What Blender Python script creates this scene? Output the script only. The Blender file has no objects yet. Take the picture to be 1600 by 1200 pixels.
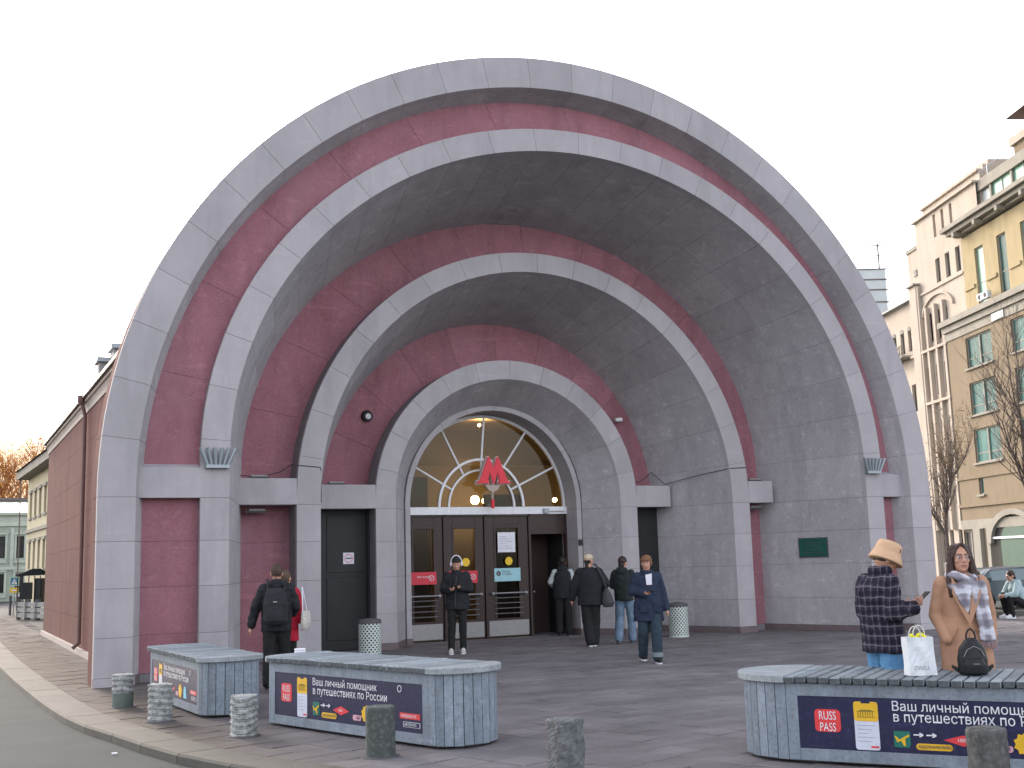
import bpy, bmesh, math, random
import numpy as np
from mathutils import Vector, Matrix, Euler
random.seed(7); rnd = random.random
def U(a, b): return a + (b - a) * random.random()
PI = math.pi; rad = math.radians
SC = bpy.context.scene; COL = SC.collection

# ---------------------------------------------------------------- camera
S = 1.03
def make_camera():
    pi_, ro, ya = rad(8.73), rad(-1.65), rad(26.5)
    cy, sy = math.cos(ya), math.sin(ya)
    fw = Vector((sy * math.cos(pi_), cy * math.cos(pi_), math.sin(pi_)))
    r = Vector((cy, -sy, 0)); u = r.cross(fw)
    R = r * math.cos(ro) + u * math.sin(ro); Up = -r * math.sin(ro) + u * math.cos(ro)
    cd = bpy.data.cameras.new('camera'); c = bpy.data.objects.new('camera', cd); COL.objects.link(c)
    M = Matrix((R, Up, -fw)).transposed().to_4x4(); M.translation = Vector((-10.016, -17.298, 1.5715)) * S
    c.matrix_world = M; cd.sensor_width = 36; cd.lens = 1804.6 / 1600 * 36
    cd.clip_start = .1; cd.clip_end = 3000; SC.camera = c
make_camera()

# ---------------------------------------------------------------- sky and sun
SUN_EL, SUN_AZ = rad(24), rad(-4)          # low behind the left street, azimuth from +y towards +x
def make_light():
    w = bpy.data.worlds.new('World'); SC.world = w; w.use_nodes = True
    nt = w.node_tree; nt.nodes.clear()
    sky = nt.nodes.new('ShaderNodeTexSky'); sky.sky_type = 'NISHITA'; sky.sun_disc = False
    sky.sun_elevation = SUN_EL; sky.sun_rotation = SUN_AZ
    sky.air_density = 1.0; sky.dust_density = 2.0; sky.ozone_density = 1.0
    hs = nt.nodes.new('ShaderNodeHueSaturation'); hs.inputs['Saturation'].default_value = .42
    tint = nt.nodes.new('ShaderNodeMixRGB'); tint.blend_type = 'MULTIPLY'; tint.inputs['Fac'].default_value = 1
    tint.inputs['Color2'].default_value = (1.0, .955, .945, 1)
    bg = nt.nodes.new('ShaderNodeBackground'); bg.inputs['Strength'].default_value = .15
    out = nt.nodes.new('ShaderNodeOutputWorld')
    nt.links.new(sky.outputs[0], hs.inputs['Color']); nt.links.new(hs.outputs[0], tint.inputs['Color1'])
    # sunset glow low over the left street
    tc = nt.nodes.new('ShaderNodeTexCoord'); dp = nt.nodes.new('ShaderNodeVectorMath'); dp.operation = 'DOT_PRODUCT'
    g = Vector((.03, 1, .055)).normalized(); dp.inputs[1].default_value = g; nt.links.new(tc.outputs['Generated'], dp.inputs[0])
    mr = nt.nodes.new('ShaderNodeMapRange'); mr.interpolation_type = 'SMOOTHSTEP'; mr.inputs[1].default_value = math.cos(rad(9)); mr.inputs[2].default_value = math.cos(rad(1)); mr.inputs[4].default_value = .95
    nt.links.new(dp.outputs['Value'], mr.inputs[0])
    gm = nt.nodes.new('ShaderNodeMixRGB'); gm.inputs['Color2'].default_value = (1.9, 1.36, .68, 1); nt.links.new(mr.outputs[0], gm.inputs['Fac']); nt.links.new(tint.outputs[0], gm.inputs['Color1'])
    nt.links.new(gm.outputs[0], bg.inputs['Color']); nt.links.new(bg.outputs[0], out.inputs['Surface'])
    ld = bpy.data.lights.new('sun', 'SUN'); ld.energy = .5; ld.angle = rad(12); ld.color = (1, .86, .68)
    lo = bpy.data.objects.new('sun', ld); COL.objects.link(lo)
    d = Vector((math.sin(SUN_AZ) * math.cos(SUN_EL), math.cos(SUN_AZ) * math.cos(SUN_EL), math.sin(SUN_EL)))
    lo.rotation_euler = d.to_track_quat('Z', 'Y').to_euler(); lo.location = (0, 60, 30)
make_light()
vs = SC.view_settings; vs.view_transform = 'Standard'; vs.look = 'None'; vs.gamma = 1; vs.use_curve_mapping = False
vs.exposure = 2.12

# ---------------------------------------------------------------- materials
def mat(name, c1, c2=None, scale=3., rough=.8, bump=0., bscale=60., speck=None, sscale=150., samt=.25, stain=None, coord='Object',
        spec=.3, metal=0., stretch=None, streak=0., alpha=None, weather=0., fleck=0.):
    m = bpy.data.materials.new(name); m.use_nodes = True; nt = m.node_tree; N = nt.nodes; L = nt.links
    b = N['Principled BSDF']; b.inputs['Roughness'].default_value = rough; b.inputs['Metallic'].default_value = metal
    b.inputs['Specular IOR Level'].default_value = spec
    c2 = c2 or tuple(min(1, v * .72) for v in c1)
    tc = N.new('ShaderNodeTexCoord'); vec = tc.outputs[coord]
    if stretch:
        mp = N.new('ShaderNodeMapping'); mp.inputs['Scale'].default_value = stretch; L.new(vec, mp.inputs[0]); vec = mp.outputs[0]
    n = N.new('ShaderNodeTexNoise'); n.inputs['Scale'].default_value = scale; n.inputs['Detail'].default_value = 6; n.inputs['Roughness'].default_value = .6
    L.new(vec, n.inputs['Vector'])
    mr = N.new('ShaderNodeMapRange'); mr.inputs[1].default_value = .3; mr.inputs[2].default_value = .7; L.new(n.outputs['Fac'], mr.inputs[0])
    mx = N.new('ShaderNodeMixRGB'); mx.inputs['Color1'].default_value = (*c1, 1); mx.inputs['Color2'].default_value = (*c2, 1)
    L.new(mr.outputs[0], mx.inputs['Fac']); col = mx.outputs[0]
    if speck:
        s = N.new('ShaderNodeTexNoise'); s.inputs['Scale'].default_value = sscale; s.inputs['Detail'].default_value = 2
        L.new(tc.outputs[coord], s.inputs['Vector'])
        sr = N.new('ShaderNodeMapRange'); sr.inputs[1].default_value = .5; sr.inputs[2].default_value = .68; sr.inputs[4].default_value = samt
        L.new(s.outputs['Fac'], sr.inputs[0])
        m2 = N.new('ShaderNodeMixRGB'); m2.inputs['Color2'].default_value = (*speck, 1); L.new(col, m2.inputs['Color1']); L.new(sr.outputs[0], m2.inputs['Fac'])
        col = m2.outputs[0]
    if stain:
        s = N.new('ShaderNodeTexNoise'); s.inputs['Scale'].default_value = .7; s.inputs['Detail'].default_value = 8; s.inputs['Roughness'].default_value = .7
        mp = N.new('ShaderNodeMapping'); mp.inputs['Scale'].default_value = (1, 1, .45); L.new(tc.outputs[coord], mp.inputs[0]); L.new(mp.outputs[0], s.inputs['Vector'])
        sr = N.new('ShaderNodeMapRange'); sr.inputs[1].default_value = .48; sr.inputs[2].default_value = .72; sr.inputs[4].default_value = .6
        L.new(s.outputs['Fac'], sr.inputs[0])
        m2 = N.new('ShaderNodeMixRGB'); m2.inputs['Color2'].default_value = (*stain, 1); L.new(col, m2.inputs['Color1']); L.new(sr.outputs[0], m2.inputs['Fac'])
        col = m2.outputs[0]
    def layer(scale, sc, lo, hi, amt, factor, det=5):
        nonlocal col
        mp_ = N.new('ShaderNodeMapping'); mp_.inputs['Scale'].default_value = sc; L.new(tc.outputs[coord], mp_.inputs[0])
        q = N.new('ShaderNodeTexNoise'); q.inputs['Scale'].default_value = scale; q.inputs['Detail'].default_value = det; q.inputs['Roughness'].default_value = .65; L.new(mp_.outputs[0], q.inputs['Vector'])
        r_ = N.new('ShaderNodeMapRange'); r_.inputs[1].default_value = lo; r_.inputs[2].default_value = hi; r_.inputs[3].default_value = 1; r_.inputs[4].default_value = factor; L.new(q.outputs['Fac'], r_.inputs[0])
        v_ = N.new('ShaderNodeVectorMath'); v_.operation = 'SCALE'; L.new(col, v_.inputs[0]); L.new(r_.outputs[0], v_.inputs['Scale']); col = v_.outputs[0]
    if weather:
        layer(2.2, (1, 1, .16), .50, .72, 1, 1 - weather); layer(5.0, (1, 1, .12), .55, .75, 1, 1 + weather * .6); layer(.35, (1, 1, 1), .35, .65, 1, 1 - weather * .5)
    if fleck:
        layer(7, (1, 1, 1), .56, .70, 1, 1 + fleck, 8); layer(9, (1, 1, 1), .56, .72, 1, 1 - fleck * .7, 8); layer(5, (.25, 1, 1.6), .60, .68, 1, 1 + fleck * .9, 3)
    if streak:
        oi = N.new('ShaderNodeObjectInfo'); sr = N.new('ShaderNodeMapRange'); sr.inputs[3].default_value = 1 - streak; sr.inputs[4].default_value = 1 + streak
        L.new(oi.outputs['Random'], sr.inputs[0])
        vm = N.new('ShaderNodeVectorMath'); vm.operation = 'SCALE'; L.new(col, vm.inputs[0]); L.new(sr.outputs[0], vm.inputs['Scale']); col = vm.outputs[0]
    L.new(col, b.inputs['Base Color'])
    if bump:
        bn = N.new('ShaderNodeTexNoise'); bn.inputs['Scale'].default_value = bscale; bn.inputs['Detail'].default_value = 4; L.new(vec, bn.inputs['Vector'])
        bp = N.new('ShaderNodeBump'); bp.inputs['Strength'].default_value = bump; bp.inputs['Distance'].default_value = .01
        L.new(bn.outputs['Fac'], bp.inputs['Height']); L.new(bp.outputs[0], b.inputs['Normal'])
    return m
def flat(name, c, rough=.6, metal=0., spec=.4):
    return mat(name, c, tuple(v * .85 for v in c), scale=12, rough=rough, metal=metal, spec=spec)
def emit(name, c, st):
    m = bpy.data.materials.new(name); m.use_nodes = True; b = m.node_tree.nodes['Principled BSDF']
    b.inputs['Base Color'].default_value = (*c, 1); b.inputs['Emission Color'].default_value = (*c, 1); b.inputs['Emission Strength'].default_value = st
    return m
def glass(name, tint=(.8, .8, .8), mixf=.75, rough=.03):
    m = bpy.data.materials.new(name); m.use_nodes = True; nt = m.node_tree; N = nt.nodes; N.clear()
    o = N.new('ShaderNodeOutputMaterial'); t = N.new('ShaderNodeBsdfTransparent'); t.inputs[0].default_value = (*tint, 1)
    g = N.new('ShaderNodeBsdfGlossy'); g.inputs['Roughness'].default_value = rough; g.inputs[0].default_value = (.45, .45, .45, 1)
    fr = N.new('ShaderNodeLayerWeight'); fr.inputs['Blend'].default_value = .25
    mr = N.new('ShaderNodeMapRange'); mr.inputs[3].default_value = 1 - mixf; mr.inputs[4].default_value = .45
    x = N.new('ShaderNodeMixShader'); nt.links.new(fr.outputs['Fresnel'], mr.inputs[0]); nt.links.new(mr.outputs[0], x.inputs[0])
    nt.links.new(t.outputs[0], x.inputs[1]); nt.links.new(g.outputs[0], x.inputs[2]); nt.links.new(x.outputs[0], o.inputs[0])
    return m

M = {}
M['ring'] = mat('cast_stone', (.415, .385, .40), (.36, .333, .348), scale=1.3, rough=.9, bump=.25, bscale=90, speck=(.25, .24, .26), sscale=120, samt=.35, stain=(.31, .30, .31), streak=.05, weather=.13, fleck=.06)
M['soffit'] = mat('rough_grey_render', (.45, .425, .445), (.38, .355, .375), scale=2.2, rough=.95, bump=.5, bscale=70, speck=(.2, .19, .2), sscale=60, samt=.5, stain=(.33, .31, .32), streak=.06, weather=.16, fleck=.22)
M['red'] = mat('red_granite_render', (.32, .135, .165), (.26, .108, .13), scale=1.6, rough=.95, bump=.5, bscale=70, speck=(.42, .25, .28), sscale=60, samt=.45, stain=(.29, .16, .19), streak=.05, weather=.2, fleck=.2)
M['joint'] = flat('mortar_joint', (.09, .085, .09), .95); M['corem'] = mat('arch_core_render', (.21, .195, .21), (.17, .155, .165), scale=3, rough=.95)
M['plinth'] = mat('plinth_granite', (.17, .13, .135), scale=8, rough=.8, speck=(.08, .07, .07))
M['darkdoor'] = mat('black_painted_door', (.018, .02, .022), scale=4, rough=.5, bump=.1)
M['wood'] = mat('dark_varnished_wood', (.045, .026, .024), (.03, .017, .016), scale=6, rough=.4, stretch=(8, 8, .6))
M['steel'] = flat('brushed_steel', (.27, .26, .27), .4, .6)
M['galv'] = flat('galvanised_metal', (.30, .335, .36), .45, .4); M['chim'] = flat('chimney_render', (.27, .27, .27), .8)
M['white'] = flat('white_paint', (.72, .72, .74), .6)
M['glass'] = glass('door_glass', (.85, .80, .72), .985)
M['bglass'] = glass('green_tinted_glass', (.2, .55, .5), .7, .05)
M['dglass'] = mat('dark_window_glass', (.06, .058, .055), (.02, .02, .02), streak=.4, scale=1, rough=.5, spec=.1)
M['tealglass'] = mat('teal_window_glass', (.026, .14, .13), (.010, .05, .048), streak=.4, stretch=(3, 3, .25), scale=1.2, rough=.5, spec=.1)
M['greenglass'] = mat('pale_green_glass', (.30, .48, .36), (.12, .30, .24), scale=.4, rough=.4, spec=.15)
M['redp'] = flat('red_plastic', (.72, .025, .05), .45)
M['redsign'] = flat('red_sign_film', (.55, .03, .05), .5)
M['bluesign'] = flat('pale_blue_film', (.30, .52, .58), .5)
M['paper'] = flat('paper_white', (.70, .68, .75), .8)
M['yellow'] = flat('yellow_print', (.75, .48, .03), .6)
M['plaque'] = mat('green_patina_plaque', (.012, .09, .075), scale=9, rough=.45)
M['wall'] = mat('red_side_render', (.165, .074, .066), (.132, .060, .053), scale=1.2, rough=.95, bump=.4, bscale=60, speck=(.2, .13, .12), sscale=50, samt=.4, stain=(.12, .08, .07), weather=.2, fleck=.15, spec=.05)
M['cornice'] = flat('painted_cornice', (.34, .29, .26), .85)
M['roofm'] = flat('dark_roof_metal', (.16, .13, .12), .6)
M['cream'] = flat('warm_interior', (.17, .135, .08), .8)
M['asphalt'] = mat('asphalt', (.058, .066, .064), (.045, .052, .051), scale=2, rough=.95, spec=.15, bump=.5, bscale=150, speck=(.12, .12, .12), sscale=220, samt=.5)
M['kerb'] = mat('granite_kerb', (.10, .092, .08), (.075, .07, .06), scale=4, rough=.85, bump=.3, speck=(.09, .09, .08), sscale=90, streak=.08)
M['mortar'] = flat('dark_paving_joint', (.045, .042, .042), .95)

def tile_mat():
    m = mat('granite_paver', (.165, .15, .152), (.13, .117, .12), scale=.6, rough=.9, bump=.35, bscale=25, speck=(.2, .185, .185), sscale=120, samt=.4, stain=(.115, .104, .106), spec=.12, fleck=.15)
    nt = m.node_tree; N = nt.nodes; L = nt.links; b = N['Principled BSDF']
    old = b.inputs['Base Color'].links[0].from_socket
    g = N.new('ShaderNodeNewGeometry'); mp = N.new('ShaderNodeMapping'); mp.vector_type = 'POINT'
    mp.inputs['Rotation'].default_value = (0, 0, rad(TROT)); mp.inputs['Scale'].default_value = (1 / TILE, 1 / TILE, 0)
    L.new(g.outputs['Position'], mp.inputs[0])
    fl = N.new('ShaderNodeVectorMath'); fl.operation = 'FLOOR'; L.new(mp.outputs[0], fl.inputs[0])
    wn = N.new('ShaderNodeTexWhiteNoise'); wn.noise_dimensions = '3D'; L.new(fl.outputs[0], wn.inputs['Vector'])
    mr = N.new('ShaderNodeMapRange'); mr.inputs[3].default_value = .90; mr.inputs[4].default_value = 1.12; L.new(wn.outputs['Value'], mr.inputs[0])
    vm = N.new('ShaderNodeVectorMath'); vm.operation = 'SCALE'; L.new(old, vm.inputs[0]); L.new(mr.outputs[0], vm.inputs['Scale'])
    mp2 = N.new('ShaderNodeMapping'); mp2.inputs['Rotation'].default_value = (0, 0, rad(26.5)); mp2.inputs['Scale'].default_value = (.35, 1.5, 1); L.new(g.outputs['Position'], mp2.inputs[0])
    q = N.new('ShaderNodeTexNoise'); q.inputs['Scale'].default_value = 1.1; q.inputs['Detail'].default_value = 7; q.inputs['Roughness'].default_value = .65; L.new(mp2.outputs[0], q.inputs['Vector'])
    r2 = N.new('ShaderNodeMapRange'); r2.inputs[1].default_value = .35; r2.inputs[2].default_value = .72; r2.inputs[3].default_value = .84; r2.inputs[4].default_value = 1.32; L.new(q.outputs['Fac'], r2.inputs[0])
    vm2 = N.new('ShaderNodeVectorMath'); vm2.operation = 'SCALE'; L.new(vm.outputs[0], vm2.inputs[0]); L.new(r2.outputs[0], vm2.inputs['Scale']); vm = vm2
    vo = N.new('ShaderNodeTexVoronoi'); vo.inputs['Scale'].default_value = 2.6; L.new(g.outputs['Position'], vo.inputs['Vector'])
    r3 = N.new('ShaderNodeMapRange'); r3.inputs[1].default_value = .045; r3.inputs[2].default_value = .06; r3.inputs[3].default_value = .68; r3.inputs[4].default_value = 1; L.new(vo.outputs['Distance'], r3.inputs[0])
    vm3 = N.new('ShaderNodeVectorMath'); vm3.operation = 'SCALE'; L.new(vm.outputs[0], vm3.inputs[0]); L.new(r3.outputs[0], vm3.inputs['Scale']); vm = vm3
    # the band of pavement beside the road is tinted darker and warmer
    sx = N.new('ShaderNodeSeparateXYZ'); L.new(g.outputs['Position'], sx.inputs[0])
    m3 = N.new('ShaderNodeMapRange'); m3.inputs[1].default_value = -7.0; m3.inputs[2].default_value = -8.0; L.new(sx.outputs[0], m3.inputs[0])
    mx = N.new('ShaderNodeMixRGB'); mx.blend_type = 'MULTIPLY'; mx.inputs['Color2'].default_value = (.62, .58, .50, 1); L.new(vm.outputs[0], mx.inputs['Color1']); L.new(m3.outputs[0], mx.inputs['Fac'])
    L.new(mx.outputs[0], b.inputs['Base Color'])
    return m
TILE, TROT = .36, 71.5
M['tile'] = tile_mat()

# ---------------------------------------------------------------- mesh helpers
class MB:
    def __init__(s): s.v = []; s.f = []
    def add(s, vs_, fs):
        o = len(s.v); s.v += [tuple(v) for v in vs_]; s.f += [tuple(i + o for i in f) for f in fs]; return s
    def box(s, a, b):
        x0, y0, z0 = a; x1, y1, z1 = b
        if x0 > x1: x0, x1 = x1, x0
        if y0 > y1: y0, y1 = y1, y0
        if z0 > z1: z0, z1 = z1, z0
        return s.add([(x0, y0, z0), (x1, y0, z0), (x1, y1, z0), (x0, y1, z0), (x0, y0, z1), (x1, y0, z1), (x1, y1, z1), (x0, y1, z1)],
                     [(0, 3, 2, 1), (4, 5, 6, 7), (0, 1, 5, 4), (1, 2, 6, 5), (2, 3, 7, 6), (3, 0, 4, 7)])
    def prism(s, pts, z0, z1, axis='z'):          # pts 2-D counter-clockwise polygon, extruded
        n = len(pts)
        def P(p, h): return (p[0], p[1], h) if axis == 'z' else ((p[0], h, p[1]) if axis == 'y' else (h, p[0], p[1]))
        vs_ = [P(p, z0) for p in pts] + [P(p, z1) for p in pts]
        fs = [tuple(reversed(range(n))), tuple(range(n, 2 * n))] + [(i, (i + 1) % n, n + (i + 1) % n, n + i) for i in range(n)]
        return s.add(vs_, fs)
    def tube(s, p, q, r1, r2=None, n=8, cap=True):
        p = Vector(p); q = Vector(q); r2 = r1 if r2 is None else r2
        d = (q - p); L_ = d.length
        if L_ < 1e-6: return s
        d /= L_; a = d.orthogonal().normalized(); b = d.cross(a)
        vs_ = []
        for c, r in ((p, r1), (q, r2)):
            for i in range(n):
                t = 2 * PI * i / n; vs_.append(c + (a * math.cos(t) + b * math.sin(t)) * r)
        fs = [(i, (i + 1) % n, n + (i + 1) % n, n + i) for i in range(n)]
        if cap: fs += [tuple(reversed(range(n))), tuple(range(n, 2 * n))]
        return s.add(vs_, fs)
    def path(s, pts, r, n=6):
        for a, b in zip(pts, pts[1:]): s.tube(a, b, r, r, n)
        return s
    def lathe(s, prof, n=24, c=(0, 0)):            # prof [(r,z)]
        vs_ = [(c[0] + r * math.cos(2 * PI * i / n), c[1] + r * math.sin(2 * PI * i / n), z) for r, z in prof for i in range(n)]
        k = len(prof)
        fs = [(j * n + i, j * n + (i + 1) % n, (j + 1) * n + (i + 1) % n, (j + 1) * n + i) for j in range(k - 1) for i in range(n)]
        fs += [tuple(reversed(range(n))), tuple(range((k - 1) * n, k * n))]
        return s.add(vs_, fs)
    def ell(s, c, r, n=12, m=8):
        c = Vector(c); rx, ry, rz = (r, r, r) if isinstance(r, (int, float)) else r
        vs_ = [c + Vector((0, 0, -rz))]
        for j in range(1, m):
            p = -PI / 2 + PI * j / m
            for i in range(n):
                t = 2 * PI * i / n; vs_.append(c + Vector((rx * math.cos(p) * math.cos(t), ry * math.cos(p) * math.sin(t), rz * math.sin(p))))
        vs_.append(c + Vector((0, 0, rz))); T = len(vs_) - 1
        fs = [(0, 1 + (i + 1) % n, 1 + i) for i in range(n)]
        for j in range(m - 2):
            for i in range(n):
                a = 1 + j * n; fs.append((a + i, a + (i + 1) % n, a + n + (i + 1) % n, a + n + i))
        a = 1 + (m - 2) * n; fs += [(a + i, a + (i + 1) % n, T) for i in range(n)]
        return s.add(vs_, fs)
    def cap(s, p, q, r1, r2=None, n=12):           # tapered capsule
        r2 = r1 if r2 is None else r2; p = Vector(p); q = Vector(q); d = q - p; L_ = max(d.length, 1e-5); d = d / L_
        a = d.orthogonal().normalized(); b = d.cross(a); rings = []
        for k in range(1, 4): t = -PI / 2 + PI / 2 * k / 3; rings.append((p + d * r1 * math.sin(t), r1 * math.cos(t)))
        for k in range(0, 3): t = PI / 2 * k / 3; rings.append((q + d * r2 * math.sin(t), r2 * math.cos(t)))
        vs_ = [p - d * r1]
        for c, r in rings:
            for i in range(n): t = 2 * PI * i / n; vs_.append(c + (a * math.cos(t) + b * math.sin(t)) * r)
        vs_.append(q + d * r2); T = len(vs_) - 1
        fs = [(0, 1 + (i + 1) % n, 1 + i) for i in range(n)]
        for j in range(len(rings) - 1):
            for i in range(n): o = 1 + j * n; fs.append((o + i, o + (i + 1) % n, o + n + (i + 1) % n, o + n + i))
        o = 1 + (len(rings) - 1) * n; fs += [(o + i, o + (i + 1) % n, T) for i in range(n)]
        return s.add(vs_, fs)
    def loft(s, st, n=20):                          # st [(cx,cy,z,rx,ry)]
        vs_ = []
        for cx, cy, z, rx, ry in st:
            for i in range(n): t = 2 * PI * i / n; vs_.append((cx + rx * math.cos(t), cy + ry * math.sin(t), z))
        k = len(st)
        fs = [(j * n + i, j * n + (i + 1) % n, (j + 1) * n + (i + 1) % n, (j + 1) * n + i) for j in range(k - 1) for i in range(n)]
        if st[0][2] > st[-1][2]: fs = [tuple(reversed(f)) for f in fs]; fs += [tuple(range(n)), tuple(reversed(range((k - 1) * n, k * n)))]
        else: fs += [tuple(reversed(range(n))), tuple(range((k - 1) * n, k * n))]
        return s.add(vs_, fs)
    def xf(s, Mx): s.v = [tuple(Mx @ Vector(v)) for v in s.v]; return s
    def mesh(s, name):
        me = bpy.data.meshes.new(name); me.from_pydata(s.v, [], s.f); me.validate(); return me
    def build(s, name, m, parent=None, smooth=False, bevel=0.):
        me = s.mesh(name)
        if m: me.materials.append(m)
        if smooth:
            me.polygons.foreach_set('use_smooth', [True] * len(me.polygons))
            try: me.set_sharp_from_angle(angle=rad(40))
            except Exception: pass
        o = bpy.data.objects.new(name, me); COL.objects.link(o); o.parent = parent
        if bevel:
            md = o.modifiers.new('bevel', 'BEVEL'); md.width = bevel; md.segments = 1; md.limit_method = 'ANGLE'
        return o
def tag(o, label, cat=None, group=None, kind=None):
    if label: o['label'] = label
    if cat: o['category'] = cat
    if group: o['group'] = group
    if kind: o['kind'] = kind
    return o
def thing(name, label, cat, loc=(0, 0, 0), rz=0, group=None):
    o = bpy.data.objects.new(name, None); o.empty_display_size = .2; COL.objects.link(o); o.location = loc; o.rotation_euler = (0, 0, rz)
    return tag(o, label, cat, group)
def struct(o): o['kind'] = 'structure'; return o
def inst(o, loc=None, parent=None, rz=None):
    c = o.copy(); COL.objects.link(c)
    if parent is not None: c.parent = parent
    if loc is not None: c.location = loc
    if rz is not None: c.rotation_euler = (0, 0, rz)
    return c
def text_obj(body, size, m, parent, loc, rot=(PI / 2, 0, 0), name='lettering', depth=.001, align='LEFT', bold=0., sx=1., rows=26):
    """outlines of the words filled row by row (non-zero winding), so every glyph fills cleanly"""
    c = bpy.data.curves.new(name, 'FONT'); c.body = body; c.size = size; c.align_x = align; c.offset = bold; c.resolution_u = 4; c.space_line = .95; c.fill_mode = 'NONE'
    t = bpy.data.objects.new(name, c); COL.objects.link(t)
    dg = bpy.context.evaluated_depsgraph_get(); src = bpy.data.meshes.new_from_object(t.evaluated_get(dg)); COL.objects.unlink(t); bpy.data.objects.remove(t)
    P = [v.co.copy() for v in src.vertices]; E = []
    for e in src.edges:
        a, b = sorted(e.vertices); E.append((P[a], P[b]) if b - a == 1 else (P[b], P[a]))
    ys_ = [p.y for p in P]; h = size / rows; y = min(ys_); mb = MB()
    while y < max(ys_):
        yc = y + h / 2; X = []
        for p, q in E:
            if (p.y > yc) != (q.y > yc): X.append((p.x + (q.x - p.x) * (yc - p.y) / (q.y - p.y), 1 if q.y > p.y else -1))
        X.sort(); w = 0; x0 = 0
        for x, s_ in X:
            if w == 0: x0 = x
            w += s_
            if w == 0 and x > x0: mb.add([(x0, y, depth), (x, y, depth), (x, y + h, depth), (x0, y + h, depth)], [(0, 1, 2, 3)])
        y += h
    o = mb.build(name, m, parent); o.location = loc; o.rotation_euler = rot; o.scale = (sx, 1, 1); bpy.data.meshes.remove(src)
    return o
# ================================================================ ground
def gz(x, y):
    t = min(1, max(0, (x - 13.5) / 9)); return -.085 - .47 * t * t * (3 - 2 * t)
mb = MB(); xs = [-900, -300, -100, -40, -20] + [-12 + 1.5 * i for i in range(27)] + [60, 120, 300, 900]; ys = [-300, -60, -25, -10, 0, 10, 25, 60, 150, 400, 1200]
for y in ys:
    for x in xs: mb.v.append((x, y, gz(x, y)))
W_ = len(xs)
for j in range(len(ys) - 1):
    for i in range(W_ - 1): mb.f.append((j * W_ + i, j * W_ + i + 1, (j + 1) * W_ + i + 1, (j + 1) * W_ + i))
road = struct(mb.build('road', M['asphalt'], smooth=True)); tag(road, 'grey asphalt road curving past the pavement at lower left')
# kerb line: outer edge (road side) and inner edge of the kerb stones
KO = [(-9.25, 60), (-9.22, 30), (-9.2, 12), (-9.18, 5.8), (-9.07, .6), (-8.9, -3.3), (-8.63, -5.1), (-8.34, -6.7), (-7.97, -7.84), (-7.3, -9.3), (-6.2, -11.2), (-4.6, -13.6), (-2.5, -16.5)]
def smooth_poly(P, k=6):
    out = []
    for i in range(len(P) - 1):
        p0 = P[max(0, i - 1)]; p1 = P[i]; p2 = P[i + 1]; p3 = P[min(len(P) - 1, i + 2)]
        for j in range(k):
            t = j / k
            out.append(tuple(.5 * (2 * p1[a] + (p2[a] - p0[a]) * t + (2 * p0[a] - 5 * p1[a] + 4 * p2[a] - p3[a]) * t * t + (3 * p1[a] - p0[a] - 3 * p2[a] + p3[a]) * t ** 3) for a in (0, 1)))
    out.append(P[-1]); return out
ko = smooth_poly(KO[1:], 10)
def resample(P, d):
    out = [P[0]]; acc = 0
    for a, b in zip(P, P[1:]):
        L_ = math.dist(a, b); 
        while acc + L_ >= d:
            t = (d - acc) / L_; a = (a[0] + (b[0] - a[0]) * t, a[1] + (b[1] - a[1]) * t); out.append(a); L_ = math.dist(a, b); acc = 0
        acc += L_
    return out
kp = resample(ko, .9)
def offs(P, w):
    out = []
    for i, p in enumerate(P):
        a = P[max(0, i - 1)]; b = P[min(len(P) - 1, i + 1)]; dx, dy = b[0] - a[0], b[1] - a[1]; l = math.hypot(dx, dy); out.append((p[0] - dy / l * w, p[1] + dx / l * w))
    return out
KW = .42
ki = offs(kp, KW)
fine_i = offs(ko, KW)
# pavement base slab
poly = [p for p in fine_i] + [(13.4, -16.5), (13.4, 60)] + [(fine_i[0][0], 60)]
if True:
    bm = bmesh.new(); vs_ = [bm.verts.new((x, y, -.014)) for x, y in poly]; bm.faces.new(vs_); bmesh.ops.recalc_face_normals(bm, faces=bm.faces)
    bmesh.ops.triangulate(bm, faces=bm.faces); me = bpy.data.meshes.new('pavement'); bm.to_mesh(me); bm.free(); me.materials.append(M['mortar'])
    for p in me.polygons:
        if p.normal.z < 0: me.flip_normals(); break
    pave = bpy.data.objects.new('pavement', me); COL.objects.link(pave); struct(pave); tag(pave, 'dark grey stone paving laid diagonally in front of the arch')
# kerb stones
kerb = MB()
ke = offs(kp, KW * .5)
kb = MB()
for i in range(len(kp) - 1): kb.add([(*kp[i], -.1), (*kp[i + 1], -.1), (*ki[i + 1], -.1), (*ki[i], -.1), (*offs(kp, .03)[i], -.012), (*offs(kp, .03)[i + 1], -.012), (*ki[i + 1], -.012), (*ki[i], -.012)], [(0, 1, 5, 4), (4, 5, 6, 7)])
kbase = struct(kb.build('kerb', M['mortar'])); tag(kbase, 'long curved granite kerb between road and pavement')
for i in range(len(kp) - 1):
    a, b, c, d = Vector(kp[i]), Vector(kp[i + 1]), Vector(ki[i + 1]), Vector(ki[i]); g = .006
    u1 = (b - a).normalized() * g; h = U(-.002, .002)
    P = [a + u1, b - u1, c - u1, d + u1]
    mb = MB(); bv = .02
    inn = [P[0] + (P[3] - P[0]).normalized() * bv, P[1] + (P[2] - P[1]).normalized() * bv]
    vv = [(*P[0], -.085), (*P[1], -.085), (*P[2], -.085), (*P[3], -.085), (*P[0], -.018 + h), (*P[1], -.018 + h), (*inn[1], .002 + h), (*inn[0], .002 + h), (*P[2], .002 + h), (*P[3], .002 + h)]
    mb.add(vv, [(0, 1, 5, 4), (4, 5, 6, 7), (7, 6, 8, 9), (1, 2, 8, 6, 5), (3, 0, 4, 7, 9), (2, 3, 9, 8)])
    mb.build('kerb_stone', M['kerb'], kbase)
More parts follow.
